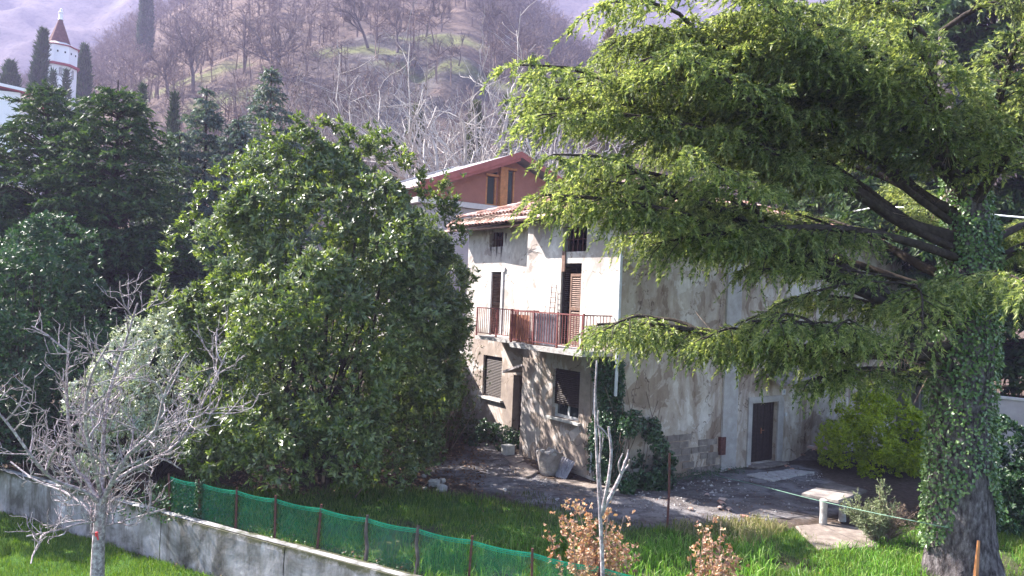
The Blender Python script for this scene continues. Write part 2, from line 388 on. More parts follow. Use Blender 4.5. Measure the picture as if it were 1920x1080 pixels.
# ------------------------------------------------------------------ terrain
def wallY(x): return 12.28 - .539 * x
def fenceY(x): return 12.80 - .50 * x
def hor(px): return 555 + .0416 * (px - 960)
SX = [-900, -200, 0, 150, 200, 260, 335, 420, 480, 850, 900, 1000, 1080, 1160, 1300, 1600, 2100, 2900]
SY = [260, 215, 180, 135, 90, 40, -10, -60, -80, -80, -50, 20, 95, 175, 160, 60, 60, 200]
RIDGE = 230.0
def hz(x, Y):
    """hill height at world x, Y"""
    x = np.asarray(x, float); Y = np.asarray(Y, float)
    px = 960 + 1400 * x / Y
    S = np.interp(px, SX, SY)
    zr = 4.9 + RIDGE * (hor(px) - S) / 1400
    a = 8.0 * sstep(36, 78, Y)
    t = np.clip((Y - 74) / (RIDGE - 74), 0, 1)
    z = a + (zr - 8) * t ** .92
    z = z - np.clip(Y - RIDGE, 0, 200) * .35
    amp = sstep(60, 110, Y)
    z = z + amp * (5.5 * (fbm(x * .03, Y * .03, 3) - .5) + 3.0 * (fbm(x * .12, Y * .12, 9, 5) - .5))
    # rock step with ledges
    rockm = np.exp(-((px - 780) / 150) ** 2) * sstep(95, 110, Y) * (1 - sstep(128, 150, Y))
    z = z + 5 * rockm * (fbm(x * .25, Y * .06, 21, 4) - .3)
    return z
def near_z(x, y):
    side = sstep(.15, .29, y - wallY(x))            # hidden inside the retaining wall
    up = -.2 + .2 * sstep(.3, 2.6, y - wallY(x))
    z = -1.15 * (1 - side) + up * side
    z = z + .05 * (fbm(x * .9, y * .9, 5, 3) - .5)
    return z + 8.0 * sstep(36, 78, y)
def foot(px, py):
    """where the line of sight through a photo pixel meets the hill"""
    d = ray(px, py)
    Y = np.linspace(40, 320, 1400)
    P = CAM + d * (Y / d[1])[:, None]
    z = hz(P[:, 0], P[:, 1])
    k = np.argmax(P[:, 2] <= z)
    return np.array([P[k, 0], P[k, 1], z[k]])
def setattr_(o, name, vals):
    a = o.data.attributes.new(name, 'FLOAT', 'POINT'); a.data.foreach_set('value', np.asarray(vals, np.float32))
def grid(name, X, Y, Z, mat, flip=False):
    n, m = X.shape
    V = np.stack([X, Y, Z], -1).reshape(-1, 3)
    i = np.arange(n - 1)[:, None] * m; j = np.arange(m - 1)[None]
    F = np.stack([i + j, i + j + 1, i + m + j + 1, i + m + j], -1).reshape(-1, 4)
    mb = MB(); mb.add(V, F)
    o = mb.build(name, mat, smooth=True)
    return o, V
def inpoly(x, y, poly):
    x = np.asarray(x); y = np.asarray(y); r = np.zeros(x.shape, bool); n = len(poly)
    for i in range(n):
        x1, y1 = poly[i]; x2, y2 = poly[(i + 1) % n]
        c = ((y1 > y) != (y2 > y)) & (x < (x2 - x1) * (y - y1) / (y2 - y1 + 1e-12) + x1)
        r ^= c
    return r
def gpoly(pts, z=0): return [tuple(gnd(a, b, z)[:2]) for a, b in pts]
PAVE = [gpoly([(800, 885), (900, 828), (960, 850), (1010, 900), (1100, 912), (1200, 905), (1350, 885), (1500, 872), (1560, 905),
               (1600, 960), (1510, 975), (1350, 985), (1240, 992), (1110, 985), (1000, 945), (880, 912)])]
GRASS = [gpoly([(300, 900), (560, 935), (660, 905), (790, 930), (900, 945), (1010, 965), (1200, 1000), (1340, 1000), (1480, 1000), (1560, 1045),
                (1640, 1010), (1730, 990), (1840, 860), (2300, 800), (2600, 1500), (300, 1500)], -.1)]
def soft(poly, x, y, w=.35, seed=0):
    dx = w * 2 * (fbm(x * 1.5, y * 1.5, 30 + seed) - .5); dy = w * 2 * (fbm(x * 1.5, y * 1.5, 40 + seed) - .5)
    s = 0
    for ox, oy in ((0, 0), (.12, .05), (-.12, -.05), (.05, -.12), (-.05, .12)):
        s = s + inpoly(x + dx + ox, y + dy + oy, poly)
    return s / 5
def grassmask(x, y):
    low = y < wallY(x) - .1
    g = np.maximum(soft(GRASS[0], x, y, .4), low)
    bushy = np.where(low, 0, sstep(.5, .68, fbm(x * .9, y * .9, 77)) * .75)
    return np.clip(g - bushy, 0, 1)
def pavemask(x, y):
    p = soft(PAVE[0], x, y, .5, 3)
    return p * (.55 + .45 * sstep(.38, .5, fbm(x * 1.2, y * 1.2, 55)))
def build_ground():
    xs = np.concatenate([np.linspace(-60, -17, 44), np.linspace(-16.8, 15, 190), np.linspace(15.2, 70, 56)])
    ys = np.concatenate([np.linspace(-8, 6, 15), np.linspace(6.15, 30, 150), np.linspace(30.5, 42, 24)])
    X, Y = np.meshgrid(xs, ys, indexing='xy')
    Z = near_z(X, Y) + .06 * (fbm(X * 2.5, Y * 2.5, 8) - .5) * (Y < 40)
    o, V = grid('ground', X, Y, Z, M['ground'])
    g = grassmask(V[:, 0], V[:, 1]); p = pavemask(V[:, 0], V[:, 1])
    setattr_(o, 'grass', g); setattr_(o, 'pave', p); tag(o, kind='structure')
    # hill
    pxs = np.linspace(-900, 2900, 290); Ys = np.concatenate([np.linspace(40, 90, 30), np.linspace(91, 330, 130)])
    A, YY = np.meshgrid(pxs, Ys, indexing='xy'); X = (A - 960) / 1400 * YY
    Z = hz(X, YY) - .08
    o, V = grid('hillside', X, YY, Z, M['hill'])
    px = 960 + 1400 * V[:, 0] / V[:, 1]
    mead = np.zeros(len(V))
    for cx, cy_, r1, r2 in MEADOWS:
        c = foot(cx, cy_)
        mead = np.maximum(mead, 1 - sstep(.7, 1.3, np.sqrt(((V[:, 0] - c[0]) / r1) ** 2 + ((V[:, 1] - c[1]) / r2) ** 2) + .5 * (fbm(V[:, 0] * .4, V[:, 1] * .4, 2) - .5)))
    rk = np.exp(-((px - 780) / 170) ** 2) * sstep(88, 100, V[:, 1]) * (1 - sstep(128, 150, V[:, 1])) * 1.4
    rk = np.clip(rk * sstep(.35, .6, fbm(V[:, 0] * .12, V[:, 1] * .12, 5)), 0, 1)
    setattr_(o, 'meadow', mead); setattr_(o, 'rock', rk); tag(o, kind='structure')
    # far mountain
    pxs = np.linspace(-1500, 3600, 280); Ys = np.linspace(300, 560, 80)
    A, YY = np.meshgrid(pxs, Ys, indexing='xy'); X = (A - 960) / 1400 * YY
    z = 10 + (YY - 300) * 1.05 + 46 * (fbm(X * .011 + 3, YY * .006, 61) - .5) + 26 * (fbm(X * .03, YY * .02, 62, 5) - .5) + 9 * (fbm(X * .12, YY * .12, 63, 3) - .5)
    z = np.minimum(z, 228 + 10 * fbm(A * .01, YY * .01, 64))
    o, V = grid('mountain', X, YY, z, M['mountain'])
    setattr_(o, 'meadow', np.clip(sstep(.72, .8, fbm(V[:, 0] * .02, V[:, 1] * .02, 7)) * .5, 0, 1)); setattr_(o, 'rock', sstep(.6, .75, fbm(V[:, 0] * .015, V[:, 1] * .02, 15)) * .8)
    tag(o, kind='structure')
MEADOWS = [(640, 95, 4, 2), (700, 92, 6, 1.6), (820, 66, 8, 3), (850, 118, 11, 2), (430, 182, 6, 2.5), (405, 134, 6, 1.8), (330, 158, 6, 1.6), (255, 160, 5, 1.6)]
build_ground()

def haze():
    mb = MB(); mb.box((0, 282, 121), (860, 300, 125))
    o = mb.build('haze', [])
    m = bpy.data.materials.new('haze_air'); m.use_nodes = True; nt = m.node_tree; nt.nodes.remove(nt.nodes['Principled BSDF'])
    v = nd(nt, 'ShaderNodeVolumePrincipled'); v.inputs['Density'].default_value = HAZE
    v.inputs['Color'].default_value = (.66, .62, 1.0, 1); v.inputs['Anisotropy'].default_value = .1
    nt.links.new(v.outputs[0], nt.nodes['Material Output'].inputs['Volume'])
    o.data.materials.append(m); tag(o, kind='stuff')
HAZE = .00062
haze()

# ------------------------------------------------------------------ the abandoned house
TH = R_(34.75)
d1 = np.array([-sin(TH), cos(TH), 0]); d2 = np.array([cos(TH), sin(TH), 0]); UPV = np.array([0, 0, 1.])
C0 = at(1148, 912, 19.7); C0[2] = 0
def HP(u, v, z=0.0): return C0 + u * d1 + v * d2 + np.array([0, 0, z])
HAX = np.array([d1, d2, UPV])
def upx(px, v=0., z=4.):
    lo, hi = -1., 14.
    for _ in range(40):
        m = (lo + hi) / 2
        if proj(HP(m, v, z))[0] > px: lo = m
        else: hi = m
    return lo
def vpx(px, u=0., z=3.):
    lo, hi = -1., 20.
    for _ in range(40):
        m = (lo + hi) / 2
        if proj(HP(u, m, z))[0] < px: lo = m
        else: hi = m
    return lo
def holed_wall(mb, O, du, nrm, L, z0, z1, holes, depth=.28, m=0):
    """rectangles round the holes, plus the reveals; nrm points outwards; thick wall"""
    us = sorted({0., L, *[h[0] for h in holes], *[h[1] for h in holes]})
    zs = sorted({z0, z1, *[h[2] for h in holes], *[h[3] for h in holes]})
    for a, b in zip(us[:-1], us[1:]):
        for c, d in zip(zs[:-1], zs[1:]):
            um, zm = (a + b) / 2, (c + d) / 2
            if any(h[0] < um < h[1] and h[2] < zm < h[3] for h in holes): continue
            q = [O + du * a + UPV * c, O + du * b + UPV * c, O + du * b + UPV * d, O + du * a + UPV * d]
            mb.add(q, [(0, 1, 2, 3)], m); mb.add([p - nrm * depth for p in q], [(3, 2, 1, 0)], m)
    for h in holes:
        q = [O + du * h[0] + UPV * h[2], O + du * h[1] + UPV * h[2], O + du * h[1] + UPV * h[3], O + du * h[0] + UPV * h[3]]
        p = [x - nrm * depth for x in q]
        mb.add(q + p, [(0, 4, 5, 1), (1, 5, 6, 2), (2, 6, 7, 3), (3, 7, 4, 0)], m)

UL, VL, US, VS, EAVE = 9.0, 14.1, 4.25, .75, 7.25
house = empty('abandoned_house', HP(0, 0), 'derelict two storey house with peeling plaster, broken tile roof and balcony', 'house')
w1 = (upx(1086), upx(1048)); aw = (upx(1100, 0, 6.5), upx(1055, 0, 6.5)); lw = (upx(1085.5, 0, 2), upx(1035.5, 0, 2))
rd = (upx(941, VS), upx(917, VS)); ra = (upx(944, VS, 6.9), upx(918, VS, 6.9)); rl = (upx(940, VS, 2), upx(905, VS, 2))
dr = (US + .12, upx(960, VS, 1))
holesA = [(w1[0], w1[1], 3.57, 5.92), (aw[0], aw[1], 6.25, 6.98), (lw[0], lw[1], 1.45, 2.86)]
holesR = [(rd[0] - US, rd[1] - US, 3.57, 5.72), (ra[0] - US, ra[1] - US, 6.6, 7.12), (rl[0] - US, rl[1] - US, 1.36, 2.8), (.1, max(.75, dr[1] - US), .02, 2.3)]
mb = MB()
holed_wall(mb, HP(0, 0), d1, -d2, US, -.15, EAVE, holesA)
holed_wall(mb, HP(US, VS), d1, -d2, UL - US, -.15, EAVE, holesR)
mb.add([HP(US, 0, -.15), HP(US, VS, -.15), HP(US, VS, EAVE), HP(US, 0, EAVE)], [(0, 1, 2, 3)])
mb.build('front_wall', M['plaster_front'], house)
mb = MB()
dv = (vpx(1408, z=1), vpx(1457, z=1)); uv = (vpx(1421, z=6.3), vpx(1470, z=6.3))
DOORZ = 1.92
holed_wall(mb, HP(0, 0), d2, -d1, VL, -.15, EAVE, [(dv[0], dv[1], .06, DOORZ), (uv[0], uv[1], 6.1, 6.98)], .3)
holed_wall(mb, HP(UL, VS), d2, d1, VL - VS, -.15, EAVE, [])
holed_wall(mb, HP(0, VL), d1, d2, UL, -.15, EAVE, [])
mb.build('side_wall', M['plaster_side'], house)
mb = MB(); mb.box(HP(4.6, 7.5, 3.45), (4.0, 6.2, .1), HAX); mb.box(HP(4.6, 7.5, 7.2), (4.2, 6.4, .06), HAX); mb.build('light_block_floor', M['dark'], house)  # near-black slabs added so no light passes through the house
# pilaster left of the side door, plinth
pv0, pv1 = vpx(1356), vpx(1383)
mb = MB(); mb.box(HP(-.03, (pv0 + pv1) / 2, 3.4), (.035, (pv1 - pv0) / 2, 3.5), HAX); mb.build('pilaster', M['surround'], house)
mb = MB(); mb.box(HP(-.02, (dv[0] - .11), 1.0), (.03, .09, 1.0), HAX); mb.box(HP(-.02, dv[1] + .11, 1.0), (.03, .14, 1.0), HAX)
mb.box(HP(-.02, (dv[0] + dv[1]) / 2, DOORZ + .11), (.03, (dv[1] - dv[0]) / 2 + .2, .09), HAX)
mb.build('door_surround', M['surround'], house)
# side door of vertical boards
door = MB(); door.box(HP(.2, (dv[0] + dv[1]) / 2, DOORZ / 2 + .03), (.02, (dv[1] - dv[0]) / 2, DOORZ / 2 - .03), HAX)
door = door.build('side_door', M['wood_dark'], house)
nb = 8; bw = (dv[1] - dv[0]) / nb
def boxmesh(name, h, mat, ax=None):
    b = MB(); b.box((0, 0, 0), h, ax); return b.mesh(name, mat)
pm = boxmesh('board', (.012, bw / 2 - .006, DOORZ / 2 - .06), M['wood_dark'], HAX)
for k in range(nb): inst(pm, 'board', HP(.166 - .003 * (k % 2), dv[0] + bw * (k + .5), DOORZ / 2 + .03), door)
mb = MB(); mb.box(HP(.14, (dv[0] + dv[1]) / 2 + .03, 1.02), (.012, .02, .09), HAX); mb.tube([HP(.14, (dv[0] + dv[1]) / 2 + .03, 1.04), HP(.09, (dv[0] + dv[1]) / 2 + .03, 1.04), HP(.09, (dv[0] + dv[1]) / 2 + .12, 1.04)], .01, 6)
mb.build('handle', M['rustorange'], door)
mb = MB(); mb.box(HP(-.2, (dv[0] + dv[1]) / 2, .0), (.19, .78, .055), HAX); mb.build('door_step', M['slab'], house)
# little tiled canopy over the side door
cv0, cv1 = vpx(1425), vpx(1503)
mb = MB()
q = [HP(-.0, cv0, 2.95), HP(0, cv1, 2.95), HP(-.75, cv1, 2.52), HP(-.75, cv0, 2.52)]
mb.add(q + [p + np.array([0, 0, .06]) for p in q], [(0, 3, 2, 1), (4, 5, 6, 7), (0, 1, 5, 4), (1, 2, 6, 5), (2, 3, 7, 6), (3, 0, 4, 7)])
mb.build('door_canopy', M['slab'], house)
# upper side window: frame, sill, two sashes, one open
def window(parent, base, du, nrm, a, b, c, d, frame_mat, inset=.16, sill=True, sash=2, glass='glass', sillmat='stone_sill'):
    mb = MB(); ax = np.array([du, nrm, UPV]); w = .045
    for x in (a + w / 2, b - w / 2): mb.box(base + du * x - nrm * inset + UPV * (c + d) / 2, (w / 2, .03, (d - c) / 2), ax)
    for z in (c + w / 2, d - w / 2): mb.box(base + du * (a + b) / 2 - nrm * (inset + .001) + UPV * z, ((b - a) / 2 - .002, .029, w / 2), ax)
    win = mb.build('window_frame', frame_mat, parent)
    W = (b - a - 2 * w) / max(1, sash)
    for k in range(sash):
        x0 = a + w + k * W
        mb = MB()
        for x in (x0 + .02, x0 + W - .02): mb.box(base + du * x - nrm * (inset + .002) + UPV * (c + d) / 2, (.018, .02, (d - c) / 2 - w), ax)
        for z in (c + w + .02, d - w - .02): mb.box(base + du * (x0 + W / 2) - nrm * (inset + .003) + UPV * z, (W / 2 - .004, .019, .018), ax)
        mb.build('sash', frame_mat, win)
        mb = MB(); mb.box(base + du * (x0 + W / 2) - nrm * (inset + .004) + UPV * (c + d) / 2, (W / 2 - .03, .003, (d - c) / 2 - w - .03), ax)
        mb.build('pane', M[glass], win)
    if sill:
        mb = MB(); mb.box(base + du * (a + b) / 2 + nrm * -.03 + UPV * (c - .035), ((b - a) / 2 + .14, .15, .033), ax)
        mb.build('window_sill', M[sillmat], parent)
    return win
window(house, HP(0, 0), d2, -d1, uv[0], uv[1], 6.1, 6.98, M['white'])
window(house, HP(0, 0), d1, -d2, lw[0], lw[1], 1.45, 2.86, M['white'])
window(house, HP(US, VS), d1, -d2, rl[0] - US, rl[1] - US, 1.36, 2.8, M['white'])
# roller shutter, three quarters down, each slat its own piece
def roller(base, du, nrm, a, b, c, d, inset, mat):
    mb = MB(); ax = np.array([du, nrm, UPV]); mb.box(base + du * (a + b) / 2 - nrm * (inset + .03) + UPV * (c + d) / 2, ((b - a) / 2 - .01, .008, (d - c) / 2), ax)
    ro = mb.build('roller_shutter', mat, house)
    n = int((d - c) / .055); pm_ = MB(); w = (b - a) / 2 - .012
    pm_.add([x * du + y * nrm + z * UPV for x, y, z in ((-w, 0, -.024), (w, 0, -.024), (w, .014, -.004), (-w, .014, -.004), (w, 0, .024), (-w, 0, .024))], [(0, 1, 2, 3), (3, 2, 4, 5)])
    pm_ = pm_.mesh('slat', mat)
    for k in range(n): inst(pm_, 'slat', base + du * (a + b) / 2 - nrm * (inset + .02) + UPV * (c + .03 + k * (d - c - .04) / n), ro)
roller(HP(0, 0), d1, -d2, lw[0], lw[1], 1.82, 2.86, .07, M['wood_dark'])
roller(HP(US, VS), d1, -d2, rl[0] - US, rl[1] - US, 1.42, 2.8, .07, M['wood_dark'])
# attic openings
for base, a, b, c, d in ((HP(0, 0), aw[0], aw[1], 6.25, 6.98), (HP(US, VS), ra[0] - US, ra[1] - US, 6.6, 7.12)):
    ax = np.array([d1, -d2, UPV]); mb = MB()
    for k in range(5): mb.box(base + d1 * (a + (b - a) * (k + .5) / 5) + d2 * .14 + UPV * (c + d) / 2, (.012, .012, (d - c) / 2), ax)
    mb.box(base + d1 * (a + b) / 2 + d2 * .137 + UPV * (c + d) / 2, ((b - a) / 2, .01, .012), ax)
    mb.build('attic_grille', M['rust'], house)
# tall dark board hanging under the attic window
mb = MB(); mb.box(HP(aw[1] - .12, -.03, 5.98), (.07, .02, .30), HAX); mb.build('weathered_board', M['wood_brown'], house)
# french doors: louvred shutters
def louvre(parent_name, hinge, out, w, z0, z1, mat):
    """a shutter leaf standing from the hinge in direction out"""
    nn = np.cross(out, UPV); ax = np.array([out, nn, UPV]); mb = MB()
    for x in (.03, w - .03): mb.box(hinge + out * x + UPV * (z0 + z1) / 2, (.03, .018, (z1 - z0) / 2), ax)
    for z in (z0 + .04, (z0 + z1) / 2, z1 - .04): mb.box(hinge + out * w / 2 + UPV * z, (w / 2 - .06, .017, .04), ax)
    s = mb.build(parent_name, mat, house)
    k = MB(); a2 = np.array([out, (nn * .6 + UPV * .8), (UPV * .6 - nn * .8)]); k.box((0, 0, 0), (w / 2 - .062, .022, .004), a2); k = k.mesh('slat', mat)
    n = int((z1 - z0) / .062)
    for i in range(n):
        z = z0 + .1 + i * (z1 - z0 - .18) / n
        if abs(z - (z0 + z1) / 2) > .06: inst(k, 'slat', hinge + out * w / 2 + UPV * z, s)
W1 = w1[1] - w1[0]
louvre('louvred_shutter', HP(w1[0] + .01, .05), d1, W1 * .55, 3.6, 5.62, M['wood_brown'])
louvre('louvred_shutter', HP(w1[1] - .02, .06), norm(-d1 * .35 + d2 * .9), W1 * .48, 3.6, 5.85, M['wood_dark'])
louvre('louvred_shutter', HP(rd[1] - .03, VS + .05), norm(-d1 * .8 + d2 * .45), .45, 3.6, 5.65, M['wood_brown'])
mb = MB(); ax = HAX
for x in (rd[0] + .04, rd[1] - .04): mb.box(HP(x, VS - .015, 4.66), (.05, .03, 1.08), ax)
mb.box(HP((rd[0] + rd[1]) / 2, VS - .02, 5.8), ((rd[1] - rd[0]) / 2 + .1, .035, .07), ax)
mb.build('door_frame', M['white'], house)
# concrete canopy over the recessed door
q = [HP(US + .02, .0, 2.75), HP(US + .02, VS, 2.75), HP(US + 1.1, VS, 2.42), HP(US + 1.1, .0, 2.42)]
mb = MB(); mb.add(q + [p + np.array([0, 0, .07]) for p in q], [(0, 3, 2, 1), (4, 5, 6, 7), (0, 1, 5, 4), (1, 2, 6, 5), (2, 3, 7, 6), (3, 0, 4, 7)]); mb.build('sloping_canopy', M['palewall'], house)
# balcony
b0, b1, PR, ZB = .2, 3.52, 1.05, 3.55
mb = MB()
mb.box(HP((b0 + b1) / 2, -PR / 2 + .001, ZB - .07), ((b1 - b0) / 2, PR / 2, .07), HAX)
mb.box(HP(5.5, VS - .5, ZB - .06), (1.2, .499, .06), HAX)
mb.build('balcony_slab', M['stone'], house)
railing = MB()
posts = [(b1 - .04, -PR + .04), (b1 - 1.12, -PR + .04), (b1 - 2.2, -PR + .04), (b0 + .04, -PR + .04)]
for u, v in posts: railing.box(HP(u, v, ZB + .42), (.022, .022, .56), HAX)
railing.box(HP((b0 + b1) / 2, -PR + .04, ZB + .93), ((b1 - b0) / 2, .018, .018), HAX)
railing.box(HP((b0 + b1) / 2, -PR + .042, ZB + .1), ((b1 - b0) / 2, .012, .012), HAX)
for u in (b0 + .04, b1 - .04):
    railing.box(HP(u, -PR / 2, ZB + .932), (.016, PR / 2 - .03, .016), HAX); railing.box(HP(u, -PR / 2, ZB + .1), (.011, PR / 2 - .03, .011), HAX)
railing.box(HP(5.5, VS - .96, ZB + .93), (1.2, .018, .018), HAX); railing.box(HP(5.5, VS - .96, ZB + .1), (1.2, .012, .012), HAX)
for u in (4.32, 5.5, 6.68): railing.box(HP(u, VS - .96, ZB + .45), (.022, .022, .5), HAX)
railing = railing.build('balcony_railing', M['redrail'], house)
bal = boxmesh('baluster', (.008, .008, .41), M['redrail'], HAX)
for k in range(int((b1 - b0) / .115)): inst(bal, 'baluster', HP(b0 + .1 + k * .115, -PR + .042, ZB + .51), railing)
for u in (b0 + .04, b1 - .04):
    for k in range(8): inst(bal, 'baluster', HP(u, -PR + .15 + k * .115, ZB + .51), railing)
for k in range(20): inst(bal, 'baluster', HP(4.38 + k * .115, VS - .958, ZB + .51), railing)
# gutter, fascia, drain pipe
mb = MB(); OV = .6
mb.tube([HP(-OV, -OV - .05, EAVE - .02), HP(US + .1, -OV - .05, EAVE)], .065, 8)
mb.tube([HP(US + .1, VS - OV - .05, EAVE - .03), HP(UL + OV, VS - OV - .05, EAVE - .06)], .055, 8)
mb.tube([HP(-OV - .05, -OV, EAVE - .02), HP(-OV - .05, VL + OV, EAVE - .02)], .065, 8)
mb.build('gutter', M['gutter'], house, smooth=True)
mb = MB(); mb.tube([HP(-.06, -OV, EAVE - .05), HP(-.07, -.3, EAVE - .4), HP(-.07, -.07, EAVE - .8), HP(-.07, -.07, 4.2), HP(-.07, -.07, 3.0), HP(-.06, -.07, 2.4)], .045, 8)
mb.build('drain_pipe', M['pipe'], house, smooth=True)
mb = MB(); a = upx(1117, 0, 2.5); mb.tube([HP(a, -.06, 3.35), HP(a, -.05, 2.9), HP(a - .03, -.06, 2.0), HP(a, -.07, .2)], .03, 8)
mb.build('wall_conduit', M['pipe'], house, smooth=True)
# roof
PT = R_(18.5); TP = tan(PT)
rise = lambda d: EAVE + .06 + d * TP
hw = (UL + 2 * OV) / 2; um = UL / 2
A, B, Cc, D = HP(-OV, -OV, EAVE + .06), HP(UL + OV, -OV, EAVE + .06), HP(UL + OV, VL + OV, EAVE + .06), HP(-OV, VL + OV, EAVE + .06)
N1, N2 = HP(um, hw - OV, rise(hw)), HP(um, VL + OV - hw, rise(hw))
Bn, Bq, Br = HP(US + .1, -OV, EAVE + .06), HP(US + .1, VS - OV, rise(VS)), HP(UL + OV, VS - OV, rise(VS))
Bq2 = HP(UL + OV - VS * 0, VS - OV, EAVE + .06)
mb = MB()
dn = np.array([0, 0, -.09])
# hip end over the balcony front, with the step back above the recess
mb.add([A, Bn, Bq, HP(UL + OV - VS, VS - OV, rise(VS)), N1], [(0, 1, 2), (0, 2, 4), (2, 3, 4)])
mb.add([HP(UL + OV - VS, VS - OV, rise(VS)), HP(UL + OV, VS - OV, EAVE + .06), Cc, N2, N1], [(0, 1, 2, 3), (0, 3, 4)])
mb.add([A, N1, N2, D], [(0, 1, 2, 3)]); mb.add([D, N2, Cc], [(0, 1, 2)])
mb.add([A + dn, Bn + dn, HP(UL + OV, -OV + VS, EAVE - .03), Cc + dn, D + dn, HP(US + .1, VS - OV, EAVE - .03)], [(0, 4, 3, 2), (0, 2, 5), (0, 5, 1)])
mb.add([HP(US + .1, VS - OV, EAVE - .03), HP(UL + OV, VS - OV, EAVE - .03), HP(UL + OV, VS - OV, EAVE + .06), HP(UL + OV - VS, VS - OV, rise(VS)), Bq], [(0, 1, 2), (0, 2, 3), (0, 3, 4)])
mb.add([A, A + dn, Bn + dn, Bn], [(0, 1, 2, 3)]); mb.add([A, D, D + dn, A + dn], [(0, 1, 2, 3)])
roof = mb.build('roof', M['wood_brown'], house)
m, nt, b = newmat('terracotta_tile')
oi = nd(nt, 'ShaderNodeObjectInfo'); gi = nd(nt, 'ShaderNodeNewGeometry'); ad = nd(nt, 'ShaderNodeMath', operation='ADD'); fr = nd(nt, 'ShaderNodeMath', operation='FRACT')
nt.links.new(oi.outputs['Random'], ad.inputs[0]); nt.links.new(gi.outputs['Random Per Island'], ad.inputs[1]); nt.links.new(ad.outputs[0], fr.inputs[0])
c = ramp(nt, fr.outputs[0], [(0, (.33, .17, .13)), (.3, (.47, .26, .20)), (.6, (.58, .38, .32)), (.8, (.40, .30, .27)), (1, (.66, .50, .45))])
c = mixc(nt, 1.0, c, ramp(nt, noise(nt, 5, 5, .7), [(.35, (.6, .55, .52)), (.65, (1.1, 1.1, 1.1))]), 'MULTIPLY')
nt.links.new(c, b.inputs['Base Color']); b.inputs['Roughness'].default_value = .9; M['tile'] = m
def tile_geo(L=.42, r0=.10, r1=.078, n=5):
    a = np.linspace(0, pi, n + 1)
    V = [[-cos(t) * r0, 0, sin(t) * r0 * .8] for t in a] + [[-cos(t) * r1, L, sin(t) * r1 * .8 + .0] for t in a]
    V += [[-cos(t) * (r0 - .015), 0, sin(t) * (r0 - .015) * .8 - .004] for t in a]
    F = [(i, i + 1, n + 2 + i, n + 1 + i) for i in range(n)]
    F += [(i, 2 * n + 2 + i, 2 * n + 3 + i, i + 1) for i in range(n)]
    return np.array(V), np.array(F)
TV, TF = tile_geo()
mb = MB(); mb.add(TV, TF); tme = mb.mesh('roof_tile', M['tile'], smooth=False)
tiles = []
def slope_tiles(o0, along, inward, length, cond, dz=.03):
    """rows of barrel tiles; along = eave direction, inward = horizontal direction up the slope"""
    up = norm(inward * cos(PT) + UPV * sin(PT)); nn = np.cross(along, up)
    if nn[2] < 0: nn = -nn
    n = int(length / .205)
    for i in range(n):
        s = (i + .5) * .205; broken = rng.random() < .12
        for j in range(40):
            d = j * .335
            if not cond(s, d): continue
            if rng.random() < .012: continue
            rot = rng.normal() * (.035 if not broken else .10)
            y = norm(up + along * rot - UPV * .06); x = norm(np.cross(y, nn)); z = np.cross(x, y)
            p = o0 + along * (s + rng.normal() * .008) + inward * d * cos(PT) / cos(PT) * 1.0 + UPV * (d * TP + dz + rng.random() * .02)
            tiles.append((p, np.array([x, y, z])))
def cond_front(s, d):
    u = s - OV
    if s > US + .1 + OV and d < VS + .02: return False
    return d * 1.0 < hw - abs(u - um) - .1
slope_tiles(HP(-OV, -OV, EAVE + .06), d1, d2, UL + 2 * OV, cond_front)
slope_tiles(HP(-OV, -OV, EAVE + .06), d2, d1, VL + 2 * OV, lambda s, d: d < hw - .1 and d < s - .1 and d < VL + 2 * OV - s)
tiles.sort(key=lambda t: np.linalg.norm(t[0] - CAM))
vis = [t for t in tiles if proj(t[0])[0] < 1080][:300]
vid = {id(t) for t in vis}
for p, ax in vis: inst(tme, 'roof_tile', p, roof, ax)
mb = MB()
for t in tiles:
    if id(t) in vid: continue
    mb.add(TV @ t[1] + t[0], TF)
tag(mb.build('roof_tile_field', M['tile'], roof), kind='stuff')
sk = norm(d2 * .32 + UPV * .30)
for k in range(int((UL + OV - US - .1) / .205)):
    u = US + .2 + k * .205; x = norm(-d1 + UPV * rng.normal() * .05); z = norm(np.cross(x, sk)); z = z if z[2] > 0 else -z; x = np.cross(sk, z)
    inst(tme, 'roof_tile', HP(u, VS - OV - .14, EAVE + .04 + rng.random() * .02), roof, np.array([x, sk, z]))
# hip and ridge caps
cap = MB(); cap.add(*tile_geo(.45, .13, .105)); cap = cap.mesh('ridge_tile', M['tile'])
for P, Q in ((B * 0 + HP(UL + OV - VS, VS - OV, rise(VS)), N1), (A, N1), (N1, N2)):
    L = np.linalg.norm(Q - P); y = (Q - P) / L; x = norm(np.cross(y, UPV)); z = np.cross(x, y)
    for k in range(int(L / .38)): inst(cap, 'ridge_tile', P + y * k * .38 + z * .07 + UPV * rng.random() * .02, roof, np.array([x, y, z]))
# loose tiles and sticks drooping over the gutter
mb = MB()
for k in range(60):
    u = upx(930, 0, 7.2) + rng.normal() * .5; a = HP(u, -OV - .05, EAVE + .12 + rng.random() * .1)
    mb.tube([a, a + d1 * rng.normal() * .4 + UPV * (-.12 * rng.random()) - d2 * .1 * rng.random()], .009, 4)
tag(mb.build('gutter_debris', M['deadtwig'], house), kind='stuff')
